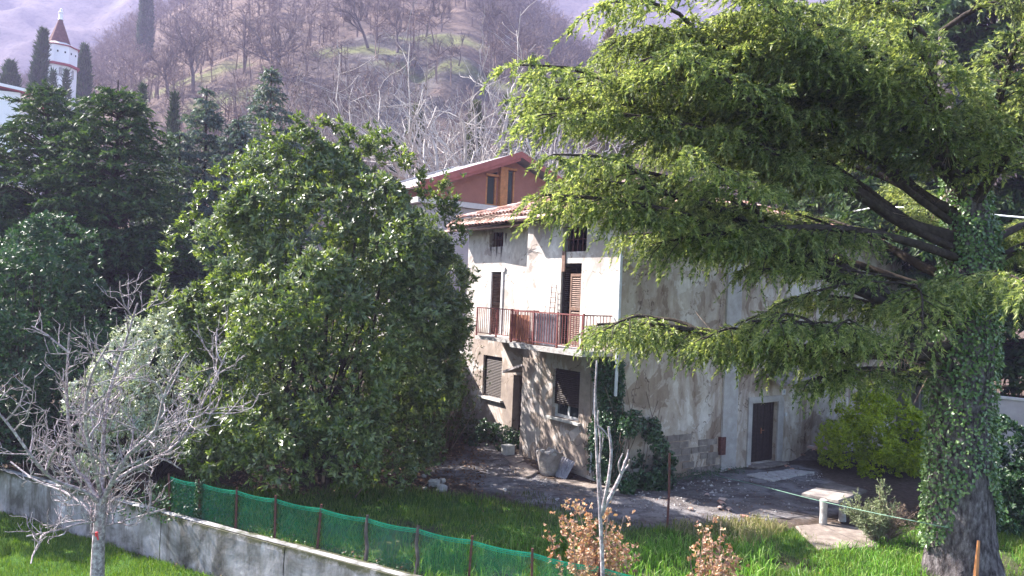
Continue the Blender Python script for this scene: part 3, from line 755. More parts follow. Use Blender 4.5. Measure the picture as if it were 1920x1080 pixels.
# exposed stones at the foot of the side wall
v0, v1 = vpx(1215, z=.6), vpx(1336, z=.6)
zr = .05
sm = [boxmesh('wall_stone', (.016, w, .085), M['slab'], HAX) for w in (.14, .19, .24)]
for r in range(6):
    v = v0 + rng.random() * .2 + .06 * r; zr = .12 + r * .195
    while v < v1 - .04 * r:
        k = rng.integers(3); w = (.14, .19, .24)[k]
        if rng.random() < .8: inst(sm[k], 'wall_stone', HP(-.001 - rng.random() * .008, v + w, zr + rng.normal() * .01), house)
        v += 2 * w + .025
mb = MB(); c = vpx(1351, z=.8); mb.box(HP(-.05, c, .75), (.06, .11, .26), HAX); mb.build('meter_box', M['rust'], house)
# number plate and bell push
mb = MB(); v = vpx(1469, z=2.2); mb.box(HP(-.012, v, 2.22), (.012, .085, .09), HAX); pl = mb.build('number_plate', M['white'], house)
mb = MB(); mb.box(HP(-.026, v, 2.225), (.003, .035, .042), HAX); mb.build('number_mark', plain('blue_grey_enamel', (.30, .32, .42)), pl)
mb = MB(); v = vpx(1472.5, z=1.5); mb.box(HP(-.02, v, 1.5), (.02, .04, .055), HAX); mb.build('bell_push', M['white'], house)
# mould streaks running down from the small attic opening and under the sills
mb = MB()
def streak(base, du, nrm, x0, x1, z, L_, n_):
    for k in range(n_):
        x = x0 + (x1 - x0) * rng.random(); w = .015 + .035 * rng.random(); l = L_ * (.3 + .9 * rng.random()); o_ = nrm * (.004 + .0006 * k)
        mb.add([base + du * (x - w) + UPV * z + o_, base + du * (x + w) + UPV * z + o_, base + du * (x + w * .4) + UPV * (z - l * .6) + o_, base + du * (x + rng.normal() * .01) + UPV * (z - l) + o_, base + du * (x - w * .5) + UPV * (z - l * .5) + o_], [(0, 1, 2, 3, 4)])
streak(HP(US, VS), d1, -d2, ra[0] - US, ra[1] - US, 6.6, .42, 9)
streak(HP(US, VS), d1, -d2, ra[0] - US - .22, ra[0] - US - .1, 7.05, .4, 3)
tag(mb.build('mould_streak', M['mould'], house), kind='stuff')
mb = MB()
streak(HP(0, 0), d1, -d2, lw[0] - .1, lw[1] + .1, 1.38, .35, 8); streak(HP(US, VS), d1, -d2, rl[0] - US - .1, rl[1] - US + .1, 1.3, .3, 6)
streak(HP(0, 0), d2, -d1, uv[0] - .14, uv[1] + .14, 6.03, .7, 9); streak(HP(0, 0), d2, -d1, uv[1] + 1.0, uv[1] + 3.4, 7.1, 2.6, 12); streak(HP(0, 0), d2, -d1, uv[0] - .7, uv[0] - .3, 7.1, 2.2, 5)
tag(mb.build('damp_streak', M['damp'], house), kind='stuff')
# white stone block at the recess corner
mb = MB(); mb.box(HP(US + .25, -.25, .12), (.14, .16, .16), HAX); tag(mb.build('stone_block', M['stone_sill']), 'small white stone block at the foot of the recessed doorway', 'stone')
# things on the balcony
t = empty('wire_rack', HP(upx(1036, -.1), -.12, ZB), 'tall black wire rack leaning on white wall behind the balcony rail', 'rack')
mb = MB(); base = HP(upx(1036, -.1), -.2, ZB)
for s in (-.13, .13): mb.tube([base + d1 * s, base + d1 * s * .8 + UPV * 1.75 + d2 * .1], .012, 5)
mb.build('rack_side', M['rust'], t)
for k in range(11):
    mb = MB(); z = .2 + k * .145; mb.tube([base + d1 * -.14 + UPV * z + d2 * .1 * z / 1.75, base + d1 * .14 + UPV * z + d2 * .1 * z / 1.75], .009, 4); mb.build('rung', M['rust'], t)
us = (upx(1045, -.9), upx(1002, -.9))
t = empty('ribbed_sheet', HP(sum(us) / 2, -.93, ZB), 'grey ribbed sheet standing behind the middle of the balcony railing', 'sheet')
rb = MB(); n = 60; xs = np.linspace(us[0], us[1], n)
V = [HP(x, -.90 + .022 * sin(k * 1.5), z) for z in (ZB + .03, ZB + .9) for k, x in enumerate(xs)]
rb.add(V, [(k, k + 1, n + k + 1, n + k) for k in range(n - 1)]); rb.build('sheet', M['tarp'], t)
us = (upx(990, -.85), upx(955, -.85))
mb = MB(); n = 24; xs = np.linspace(us[0], us[1], n)
V = [HP(x, -.82 + .02 * sin(k * 1.3), z) for z in (ZB + .02, ZB + .82) for k, x in enumerate(xs)]
mb.add(V, [(k, k + 1, n + k + 1, n + k) for k in range(n - 1)]); tag(mb.build('rusty_sheet', M['rustorange']), 'orange rusty sheet standing behind the left end of the balcony railing', 'sheet')
mb = MB(); mb.box(HP(upx(1005, -.8), -.75, ZB + .05), (.35, .15, .045), HAX); mb.box(HP(upx(1012, -.8), -.75, ZB + .12), (.2, .12, .02), HAX)
tag(mb.build('rusty_tray', M['rustorange']), 'low rusty tray lying on the balcony floor at the foot of the ribbed sheet', 'tray')
# ------------------------------------------------------------------ plant geometry
def leaves(mb, P, A, N, L, Wd, m=0, fold=.18):
    """one folded rhomb per leaf: base, two sides, tip"""
    n = len(P); A = norm(A); S = norm(np.cross(A, N)); N2 = np.cross(S, A)
    L = np.broadcast_to(L, (n,))[:, None]; Wd = np.broadcast_to(Wd, (n,))[:, None]
    mid = P + A * L * .45
    V = np.stack([P, mid + S * Wd / 2 + N2 * Wd * fold, P + A * L, mid - S * Wd / 2 + N2 * Wd * fold], 1).reshape(-1, 3)
    b = np.arange(n)[:, None] * 4
    F = np.concatenate([b + [[0, 1, 2]], b + [[0, 2, 3]]], 0)
    mb.add(V, F, m)
def needles(mb, P, D, L, K, nl, nw, spread=.9, m=0, droop=0.0):
    """bottle-brush twigs: P base, D direction, K one-triangle needles each"""
    n = len(P); D = norm(D); L = np.broadcast_to(L, (n,))
    t = rng.random((n, K)); t = (np.arange(K)[None] + t) / K
    r = norm(rng.normal(size=(n, K, 3))); r = r - (r * D[:, None]).sum(-1, keepdims=True) * D[:, None]; r = norm(r)
    dirn = norm(D[:, None] * 1.0 + r * spread)
    drp = np.zeros((n, K, 3)); drp[..., 2] = -droop * (t * L[:, None]) ** 2
    base = P[:, None] + D[:, None] * (t * L[:, None])[..., None] + drp
    side = norm(np.cross(dirn, r + .3 * norm(rng.normal(size=(n, K, 3)))))
    ln = nl * (.7 + .6 * rng.random((n, K, 1))); w = nw * (.7 + .6 * rng.random((n, K, 1)))
    V = np.stack([base + side * w / 2, base - side * w / 2, base + dirn * ln], 2).reshape(-1, 3)
    # all needles of one twig share one island through a hair-thin spine is not needed: colour per needle
    F = np.arange(n * K * 3).reshape(-1, 3)
    mb.add(V, F, m)
def spikes(mb, P, D, L, w, m=0):
    """single narrow triangles, for far twigs"""
    D = norm(D); n = len(P); S = norm(np.cross(D, unit(n)))
    L = np.broadcast_to(L, (n,))[:, None]; w = np.broadcast_to(w, (n,))[:, None]
    V = np.stack([P + S * w / 2, P - S * w / 2, P + D * L], 1).reshape(-1, 3)
    mb.add(V, np.arange(n * 3).reshape(-1, 3), m)
def resample_dirs(P):
    T = np.gradient(P, axis=0); return norm(T)

def conifer_branch(tw, wd, P0, pts, r0, r1, sec_step, sec_len, tw_step, tw_len, droop=.25, start=.2, sides=6, flat=.15, sec_r=.012, both=True, up=0.0):
    """limb polyline -> tube in wd, secondaries, twigs collected in tw (list of base, dir, len)"""
    P = smooth_line(pts, max(6, int(np.linalg.norm(np.diff(np.asarray(pts), axis=0), axis=1).sum() / .35)))
    n = len(P); wd.tube(P, np.linspace(r0, r1, n) , sides)
    seg = np.linalg.norm(np.diff(P, axis=0), axis=1); cum = np.concatenate([[0], np.cumsum(seg)]); Lt = cum[-1]
    s = Lt * start; side = 1
    while s < Lt:
        f = s / Lt; k = np.searchsorted(cum, s) - 1; k = min(max(k, 0), n - 2); a = (s - cum[k]) / seg[k]
        p = P[k] * (1 - a) + P[k + 1] * a; T = norm(P[k + 1] - P[k])
        H = np.cross(T, UPV); H = norm(H)
        d = norm(H * side * (.85 - .35 * f) + T * (.5 + .5 * f) + UPV * (rng.normal() * flat + up))
        L = sec_len * (1.15 - .75 * f) * (.6 + .7 * rng.random())
        m = max(4, int(L / .22)); t = np.linspace(0, 1, m)[:, None]
        wob = norm(rng.normal(size=3)) * .08 * L
        Q = p + d * L * t + wob * t * (1 - t) * 2 - UPV * droop * L * t ** 2.2
        wd.tube(Q, np.linspace(sec_r, .004, m), 4, cap=False)
        Tq = resample_dirs(Q); nt_ = max(3, int(L / tw_step)); tt = np.sort(rng.random(nt_)) ** .85
        idx = tt * (m - 1); i0 = np.minimum(idx.astype(int), m - 2); fr_ = (idx - i0)[:, None]
        B_ = Q[i0] * (1 - fr_) + Q[i0 + 1] * fr_; D_ = Tq[i0]
        Hq = norm(np.cross(D_, UPV)); sg = rng.choice([-1., 1.], nt_)[:, None]
        dd = Hq * sg * .8 + D_ * .75 + UPV * (rng.normal(size=(nt_, 1)) * .22 - droop * .5)
        ln = tw_len * (1.1 - .5 * tt) * (.6 + .8 * rng.random(nt_))
        tw.append((B_, dd, ln)); tw.append((Q[-1:], Tq[-1:] - UPV * droop, np.array([tw_len])))
        s += sec_step * (.6 + .8 * rng.random()); side = -side
    return P
def gather(tw):
    return np.vstack([a for a, _, _ in tw]), np.vstack([b for _, b, _ in tw]), np.concatenate([np.atleast_1d(c) for _, _, c in tw])

def auto_conifer(name, base, height, prof, label, mat, n_whorl, per, tw_step, tw_len, K, nl, nw, group=None, droop=.2, trunk_r=.2, cat='tree', rise=.1, lean=(0, 0), sec_step=.35, bare=.08, barkmat='limb', jit=.25, twist=1.0, spread=.9):
    """prof(f) gives crown radius at height fraction f"""
    t = empty(name, base, label, cat, group)
    wd = MB(); tw = []; top = np.array(base) + np.array([lean[0], lean[1], height])
    tp = smooth_line([base, (np.array(base) + top) / 2 + np.array([.1, .1, 0]), top], 10)
    wd.tube(tp, np.linspace(trunk_r, .02, 10), 8)
    for w in range(n_whorl):
        f = bare + (1 - bare) * (w + rng.random() * .8) / n_whorl
        if f > .985: continue
        c = tp[0] + (tp[-1] - tp[0]) * f
        for k in range(per):
            a = 2 * pi * (k / per) + w * 2.4 * twist + rng.random() * .8
            r = prof(f) * (1 - jit + 2 * jit * rng.random())
            if r < .12: continue
            d = np.array([cos(a), sin(a), 0])
            e = c + d * r + UPV * (rise * r * (rng.random() + .4))
            mid = c + d * r * .5 + UPV * (rise * r * .8 - droop * r * .1)
            conifer_branch(tw, wd, c, [c, mid, e - UPV * droop * r * .35], .015 + .012 * r, .006, sec_step, r * .38, tw_step, tw_len, droop, .25, 4, sec_r=.008)
    wd.build('trunk', M[barkmat], t)
    B_, D_, L_ = gather(tw); mb = MB(); needles(mb, B_, D_, L_, K, nl, nw, spread)
    mb.build('crown', M[mat], t)
    return t, len(B_)

def lobed_points(n, center, rfun, z0, z1, nl_, lr, seed=0, squash=1.0, inner=.25, ysc=1.0):
    """points on many small lobes spread over a crown outline; returns points and outward directions"""
    zz = z0 + (z1 - z0) * rng.random(nl_ * 4); rr = np.array([rfun(z) for z in zz])
    keep = rng.random(nl_ * 4) < (rr / (rr.max() + 1e-6)) * .9 + .1
    zz, rr = zz[keep][:nl_], rr[keep][:nl_]; a = rng.random(len(zz)) * 2 * pi
    q = np.where(rng.random(len(zz)) < inner, rng.random(len(zz)) ** .5 * .8, .82 + .13 * rng.random(len(zz)))
    lc = np.stack([center[0] + np.cos(a) * rr * q, center[1] + np.sin(a) * rr * q * ysc, zz], 1)
    lr_ = lr * (.6 + .8 * rng.random(len(lc)))
    k = rng.integers(len(lc), size=n); d = unit(n)
    out = norm(lc[k] - np.array([center[0], center[1], (z0 + z1) / 2]))
    d = norm(d + out * .7)
    P = lc[k] + d * lr_[k][:, None] * np.array([1, 1, squash]) * (.75 + .3 * rng.random((n, 1)))
    return P, d, lc
def rosettes(mb, P, D, k, L, Wd, spread=1.0, fold=.18, jit=.03):
    """k leaves round each twig tip"""
    n = len(P); PP = np.repeat(P, k, 0); DD = np.repeat(norm(D), k, 0)
    r = unit(n * k); r = norm(r - (r * DD).sum(-1, keepdims=True) * DD)
    A = norm(DD * (.35 + .7 * rng.random((n * k, 1))) + r * spread)
    N = norm(DD + .4 * unit(n * k) - .0 * r)
    PP = PP + unit(n * k) * jit - DD * rng.random((n * k, 1)) * L * .8
    leaves(mb, PP, A, N, L * (.7 + .6 * rng.random(n * k)), Wd * (.75 + .5 * rng.random(n * k)), fold=fold)
def twig_net(mb, base, pts, r0=.03, sides=4, k=None):
    """stems from a base point out to lobe centres"""
    for p in pts:
        m = (np.array(base) * .45 + p * .55) + rng.normal(size=3) * .15; m[2] = min(m[2], p[2]) - .1 + .2 * (p[2] - base[2]) * .3
        mb.tube(smooth_line([base, m, p], 7), np.linspace(r0, .008, 7), sides, cap=False)

def grow(mb, p, d, L, r, depth, P, twigs):
    """recursive bare tree; P = parameters"""
    n = P['seg']; pts = [p]; q = p.copy(); dd = d.copy()
    for k in range(n):
        dd = norm(dd + rng.normal(size=3) * P['wig'] + UPV * P['up'] * (1 if depth > 0 else .3)); q = q + dd * L / n; pts.append(q)
    r1 = r * P['tap']
    mb.tube(np.array(pts), np.linspace(r, r1, n + 1), P['sides'][min(depth, len(P['sides']) - 1)], cap=depth >= P['max'] - 1)
    if depth >= P['max']: return
    kids = P['kids'][min(depth, len(P['kids']) - 1)]
    for k in range(kids):
        f = P['from'][min(depth, len(P['from']) - 1)]; s = f + (1 - f) * (k + rng.random()) / kids
        i = min(int(s * n), n - 1); b = pts[i] + (pts[i + 1] - pts[i]) * (s * n - i)
        T = norm(pts[i + 1] - pts[i]); rnd = norm(rng.normal(size=3)); rnd = norm(rnd - T * (rnd @ T))
        ang = P['ang'] * (.6 + .7 * rng.random())
        nd_ = norm(T * cos(ang) + rnd * sin(ang)); 
        if nd_[2] < P.get('minz', -.2): nd_[2] = abs(nd_[2]) * .4; nd_ = norm(nd_)
        rr = (r + (r1 - r) * s) * P['rk'] * (.75 + .4 * rng.random())
        grow(mb, b, nd_, L * P['lk'] * (.65 + .6 * rng.random()), max(rr, P['rmin']), depth + 1, P, twigs)
def bare_tree(name, base, height, label, cat='tree', group=None, mat='brownbark', r=.12, P=None, twigmat=None, fuzz=0, fz=(.8, .03), stems=1, lean=None, spreadb=.25):
    t = empty(name, base, label, cat, group); base = np.array(base, float)
    p = dict(seg=5, wig=.14, up=.06, tap=.55, sides=(6, 5, 4, 3, 3), kids=(6, 5, 4, 3), **{'from': (.3, .25, .25)}, ang=.75, rk=.6, lk=.62, rmin=.012, max=3)
    p.update(P or {})
    wd = MB(); 
    for s in range(stems):
        d = norm(np.array([rng.normal() * spreadb * (stems > 1), rng.normal() * spreadb * (stems > 1), 1.]) + (np.array(lean) if lean else 0))
        grow(wd, base + np.array([rng.normal() * .15, rng.normal() * .15, 0]) * (stems > 1), d, height * .62, r, 0, p, None)
    if fuzz:
        V = np.concatenate(wd.V); V = V[V[:, 2] > base[2] + height * .3]
        B_ = V[rng.integers(len(V), size=fuzz)]
        out = norm(B_ - (base + UPV * height * .35)); D = norm(out + .7 * unit(fuzz) + UPV * .3)
        tb = MB(); spikes(tb, B_, D, fz[0] * (.4 + rng.random(fuzz)), fz[1]); wd.build('trunk', M[mat], t)
        tag(tb.build('twigs', M[twigmat or 'woodtwig_b'], t), kind='stuff')
    else: wd.build('trunk', M[mat], t)
    return t
# ------------------------------------------------------------------ behind: red house, bell tower, road, walls
rh = at(785, 345, 38.0); RA = HAX
def RP(u, v, z=0.0): return np.array([rh[0], rh[1], 0]) + u * d1 + v * d2 + np.array([0, 0, z])
ze = rh[2]; za = ze + 5.8 * tan(R_(21))
t = empty('red_house', RP(0, 5, 2.0), 'dusty red gabled house with orange wood framed corner glazing on the slope behind', 'house')
gw0 = 9.75
mb = MB()
def gz(v): return ze - .25 + (v if v < 5.8 else 11.6 - v) * tan(R_(21))
wv0, wv1, wv2, wv3 = 4.05, 4.75, 5.3, 5.95     # window | post | window
cols = [0.6, 2, wv0, wv1, wv2, wv3, 8.2, 11.0]
for a, b in zip(cols[:-1], cols[1:]):
    if (a, b) in ((wv0, wv1), (wv2, wv3)): continue
    aps = [a, b] if not a < 5.8 < b else [a, 5.8, b]
    for c, d in zip(aps[:-1], aps[1:]):
        mb.add([RP(0, c, gw0), RP(0, d, gw0), RP(0, d, gz(d)), RP(0, c, gz(c))], [(0, 1, 2, 3)])
for a, b in ((wv0, wv1), (wv2, wv3)):
    mb.add([RP(0, a, gz(a) - .35), RP(0, b, gz(b) - .35), RP(0, b, gz(b)), RP(0, a, gz(a))], [(0, 1, 2, 3)])
mb.add([RP(0, .6, gw0), RP(6, .6, gw0), RP(6, .6, gz(.6)), RP(0, .6, gz(.6))], [(0, 3, 2, 1)])
mb.add([RP(0, 11, gw0), RP(6, 11, gw0), RP(6, 11, gz(11)), RP(0, 11, gz(11))], [(0, 1, 2, 3)])
mb.add([RP(6, .6, gw0), RP(6, 11, gw0), RP(6, 11, gz(11)), RP(6, 5.8, gz(5.8)), RP(6, .6, gz(.6))], [(4, 3, 2, 1, 0)])
mb.build('red_wall', M['redwall'], t)
mb = MB(); mb.box(RP(2.9, 5.6, (gw0 - .3 - 1) / 2), (2.95, 5.4, (gw0 - .3 + 1) / 2), RA); mb.build('lower_wall', M['palewall'], t)
mb = MB(); mb.box(RP(2.95, 5.6, gw0 - .13), (3.2, 5.75, .14), RA); mb.build('cornice_band', M['bandwhite'], t)
mb = MB(); mb.box(RP(-.12, (wv1 + wv2) / 2 + .05, (gw0 + gz(5)) / 2 - .1), (.14, .24, (gz(5) - gw0) / 2 - .05), RA); mb.build('corner_post', M['wood_orange'], t)
for a, b in ((wv0, wv1), (wv2, wv3)):
    mb = MB(); zt = gz(a) - .4
    for x in (a + .05, b - .06): mb.box(RP(.05, x, (gw0 + zt) / 2), (.05, .05, (zt - gw0) / 2), RA)
    mb.box(RP(.052, (a + b) / 2, gw0 + .06), (.048, (b - a) / 2, .05), RA); mb.box(RP(-.02, (a + b) / 2, zt + .1), (.1, (b - a) / 2 + .06, .06), RA)
    w = mb.build('window', M['wood_orange'], t)
    mb = MB(); mb.box(RP(.12, (a + b) / 2, (gw0 + zt) / 2), (.01, (b - a) / 2 - .04, (zt - gw0) / 2), RA); mb.build('pane', M['glass'], w)
mb = MB()
def roofslab(v0, z0, v1, z1, u0, u1, th, mat, nm):
    b = MB(); q = [RP(u0, v0, z0), RP(u1, v0, z0), RP(u1, v1, z1), RP(u0, v1, z1)]
    b.add(q + [p + UPV * th for p in q], [(0, 3, 2, 1), (4, 5, 6, 7), (0, 1, 5, 4), (1, 2, 6, 5), (2, 3, 7, 6), (3, 0, 4, 7)]); return b.build(nm, mat, t)
TR = tan(R_(21))
roofslab(-.25, ze - .25 * TR, 5.8, za, -.75, 6.6, .14, M['greyroof'], 'roof_slope')
roofslab(5.802, za, 11.9, za - 6.1 * TR, -.75, 6.6, .14, M['greyroof'], 'roof_slope')
roofslab(-.3, ze - .3 * TR - .16, 5.8, za - .16, -.80, -.755, .33, M['fascia'], 'fascia_board')
roofslab(5.803, za - .16, 11.95, za - 6.15 * TR - .16, -.80, -.755, .33, M['fascia'], 'fascia_board')
roofslab(-.3, ze - .3 * TR - .34, 5.8, za - .34, -.72, -.66, .22, M['fascia'], 'inner_fascia')
mb = MB(); mb.tube([RP(-.8, -.35, ze - .2), RP(6.6, -.35, ze - .2)], .09, 6); mb.build('gutter', M['gutter'], t)
mb = MB(); mb.box(RP(6.62, 2.8, (ze + za) / 2 + .18), (.04, 3.3, .04), np.array([d1, norm(d2 + UPV * TR), np.cross(d1, norm(d2 + UPV * TR))])); mb.build('verge_strip', M['bandwhite'], t)

# bell tower on the hill
tb = at(108, 150, 104.0); TX, TY = tb[0], tb[1]
pxm = 104 / 1400.0; zt_ = lambda py: at(108, py, 104.0)[2]
t = empty('bell_tower', (TX, TY, zt_(215)), 'white octagonal tower with dark red conical roof and a white statue on its tip', 'tower')
def prism(r, z0, z1, n=8, r1=None, rot=.3, c=(0, 0)):
    r1 = r if r1 is None else r1; a = np.arange(n) * 2 * pi / n + rot
    V = [[TX + c[0] + r * cos(x), TY + c[1] + r * sin(x), z0] for x in a] + [[TX + c[0] + r1 * cos(x), TY + c[1] + r1 * sin(x), z1] for x in a]
    F = [(k, (k + 1) % n, n + (k + 1) % n, n + k) for k in range(n)]
    b = MB(); b.add(V, F); b.add(V, [tuple(range(n, 2 * n)), tuple(range(n - 1, -1, -1))]); return b
rW = 30.5 * pxm * 1.03
prism(rW, zt_(340), zt_(128)).build('lower_storey', M['church'], t)
prism(rW, zt_(124), zt_(91)).build('drum', M['church'], t)
prism(rW * 1.14, zt_(128) + .003, zt_(124)).build('red_cornice', M['churchred'], t)
prism(rW * 1.10, zt_(91) + .003, zt_(89.5)).build('eave_cornice', M['churchred'], t)
prism(rW * 1.02, zt_(89.5) + .003, zt_(83), r1=rW * .66).build('low_roof', M['stone_sill'], t)
prism(rW * .62, zt_(83.5), zt_(36), 12, r1=.22).build('cone_roof', M['spire'], t)
for k in range(8):
    a = .3 + 2 * pi * (k + .5) / 8; c_, s_ = cos(a), sin(a); ap = rW * cos(pi / 8)
    ax = np.array([[-s_, c_, 0], [c_, s_, 0], [0, 0, 1.]])
    for off in (-.45, .45):
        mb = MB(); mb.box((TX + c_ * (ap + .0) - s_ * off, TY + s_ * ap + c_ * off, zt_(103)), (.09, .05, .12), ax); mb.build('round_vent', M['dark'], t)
    mb = MB(); mb.box((TX + c_ * ap, TY + s_ * ap, zt_(141)), (.22, .06, .55), ax); mb.box((TX + c_ * (ap + .01), TY + s_ * (ap + .01), zt_(141) + .55), (.16, .05, .12), ax); mb.build('belfry_opening', M['stone'], t)
# statue: robed figure on a small plinth
sx, sy, s0, s1 = TX + .05, TY, zt_(36) - .1, zt_(15.5)
H_ = s1 - s0; st = MB()
prof = [(0, .36), (.08, .36), (.09, .30), (.16, .27), (.4, .30), (.55, .26), (.66, .30), (.74, .26), (.78, .12), (.81, .11), (.85, .17), (.92, .18), (.97, .12), (1.0, .03)]
n = 12; V = []
for f, r in prof:
    for k in range(n):
        a = 2 * pi * k / n; V.append([sx + r * 1.1 * cos(a) * H_ / 1.55 * .9, sy + r * .85 * sin(a) * H_ / 1.55 * .9, s0 + f * H_])
st.add(V, [(i * n + k, i * n + (k + 1) % n, (i + 1) * n + (k + 1) % n, (i + 1) * n + k) for i in range(len(prof) - 1) for k in range(n)])
for sg in (-1, 1): st.tube([[sx + sg * .22, sy, s0 + .70 * H_], [sx + sg * .28, sy - .16, s0 + .56 * H_], [sx + sg * .04, sy - .30, s0 + .64 * H_]], [.08, .07, .05], 6)
tag(st.build('statue', M['church'], smooth=True), 'small white robed statue standing on the tip of the conical tower roof', 'statue')
# white building at the left edge
wb = at(44, 170, 62.0); t = empty('white_building', (wb[0] - 5, wb[1] + 4, wb[2] - 7), 'plain white building with pale roof cut by the left edge of the picture', 'building')
ax = np.array([norm(np.array([1, .35, 0])), norm(np.array([-.35, 1, 0])), UPV])
mb = MB(); mb.box(np.array([wb[0], wb[1], wb[2] - 9.3]) - ax[0] * 5.2 + ax[1] * 4, (5.0, 4, 9.1), ax); mb.build('wall', M['church'], t)
mb = MB(); c = np.array([wb[0], wb[1], wb[2] + .12]) - ax[0] * 5 + ax[1] * 4; axr = np.array([norm(ax[0] - UPV * .13), ax[1], norm(UPV + ax[0] * .13)])
mb.box(c + UPV * .55, (5.6, 4.4, .12), axr); mb.build('roof', M['church'], t)
mb = MB(); mb.box(c + UPV * .38, (5.5, 4.3, .05), axr); mb.build('eave', M['churchred'], t)
# stone boundary wall and pale bank left of the house
a, b = at(872, 665, 28.2), at(700, 712, 24.0); a[2] = at(872, 662, 28.2)[2]; b[2] = a[2] - .35
def long_wall(name, a, b, z0, th, mat, capmat, label, capname='coping', caph=.06, cat='wall'):
    t = empty(name, ((a + b) / 2)[:2].tolist() + [z0], label, cat); u = norm((b - a) * [1, 1, 0]); v = np.cross(UPV, u)
    q = []
    for s in (-1, 1): q += [[*(a[:2] + s * th * v[:2]), z0], [*(b[:2] + s * th * v[:2]), z0], [*(b[:2] + s * th * v[:2]), b[2]], [*(a[:2] + s * th * v[:2]), a[2]]]
    mb = MB(); mb.add(q, [(0, 1, 2, 3), (5, 4, 7, 6), (3, 2, 6, 7), (1, 0, 4, 5), (0, 3, 7, 4), (2, 1, 5, 6)]); mb.build('wall_body', mat, t)
    L = np.linalg.norm(b - a); n = max(2, int(L / 1.1)); u3 = norm(b - a); ax = np.array([u3, v, np.cross(u3, v)])
    cm = boxmesh('coping_stone', (L / n / 2 - .008, th + .04, caph / 2), capmat, ax)
    for k in range(n): inst(cm, capname, a + u3 * L * (k + .5) / n + UPV * (caph / 2 + .002 + rng.random() * .008), t)
    return t
long_wall('boundary_wall', a, b, -.1, .15, plain('brown_wall_plaster', (.17, .12, .10), .95, var=.4, scale=3), M['stone_sill'], 'low brown garden wall with pale coping running left from the house')
# white garden wall behind the cedar
a, b = at(1664, 684, 33.0), at(1732, 688, 31.0); b[2] = a[2] - .15
long_wall('white_garden_wall', a, b, -.2, .16, M['church'], M['church'], 'bright white garden wall with thick coping behind the cedar trunk', caph=.22)
a, b = at(1733, 704, 31.0), at(1762, 706, 30.5); b[2] = a[2]
long_wall('low_white_wall', a, b, -.2, .16, M['church'], M['church'], 'lower white wall stub stepping down beside the taller white wall', caph=.1)
# road on the right
def sheet(name, pts, mat, z, label=None):
    mb = MB(); mb.add([[p[0], p[1], z] for p in pts], [tuple(range(len(pts)))]); o = mb.build(name, mat); tag(o, kind='structure'); return o
rp = [gnd(1540, 806, 0), gnd(1700, 800, 0), gnd(1960, 800, 0), gnd(2500, 800, 0), gnd(2500, 700, 0), gnd(1960, 705, 0), gnd(1560, 735, 0)]
sheet('road', rp, M['asphalt'], .05)
mb = MB()
for p, q in ((rp[0], rp[1]), (rp[1], rp[2]), (rp[2], rp[3])):
    u = norm((q - p) * [1, 1, 0]); L = np.linalg.norm((q - p)[:2]); mb.box([(p[0] + q[0]) / 2, (p[1] + q[1]) / 2 - .1, .03], (L / 2, .09, .07), np.array([u, np.cross(UPV, u), UPV]))
tag(mb.build('kerb', M['slab']), kind='structure')
# iron fence and pale wall beyond the road on the right
a, b = at(1860, 745, 24.0), at(2080, 752, 22.0); b[2] = a[2]
long_wall('pale_street_wall', a, b, -.1, .14, M['palewall'], M['bandwhite'], 'sunlit pale low wall beside the street at the right edge')
a, b = at(1866, 690, 30.0), at(2060, 694, 28.0)
t = empty('iron_fence', [*((a + b) / 2)[:2], 0], 'thin dark iron fence along the street at the right edge', 'fence'); u = norm((b - a) * [1, 1, 0]); L = np.linalg.norm(b - a)
mb = MB(); mb.box((a + b) / 2 - UPV * .0, (L / 2, .02, .02), np.array([u, np.cross(UPV, u), UPV])); mb.box((a + b) / 2 - UPV * .9, (L / 2, .02, .02), np.array([u, np.cross(UPV, u), UPV])); mb.box([*((a + b) / 2)[:2], a[2] - 1.6], (L / 2, .12, .6), np.array([u, np.cross(UPV, u), UPV])); mb.build('rail', M['rust'], t)
bm_ = boxmesh('bar', (.012, .012, .55), M['rust'])
for k in range(int(L / .14)): inst(bm_, 'bar', a + u * (k + .5) * .14 - UPV * .45, t)
# street lamp post far right? cables
mb = MB(); A_, B_ = at(1617, 393, 27.0), at(2300, 450, 20.0)
mb.tube(smooth_line([at(1600, 396, 29.0), at(1665, 388, 26.0), at(1830, 400, 23.0), at(1920, 408, 22.0), at(2300, 440, 18.0)], 24), .025, 5)
tag(mb.build('overhead_cable', M['whitecable']), 'thick white overhead cable crossing behind the cedar trunk to the right edge', 'cable')
mb = MB(); mb.tube(smooth_line([HP(-.02, 14.0, 6.6), at(1750, 462, 25), at(1840, 451, 23.0), at(1920, 441, 22.0), at(2300, 400, 18.0)], 24), .008, 5)
tag(mb.build('thin_cable', M['whitecable']), 'thinner grey cable rising to the right below the white one', 'cable')

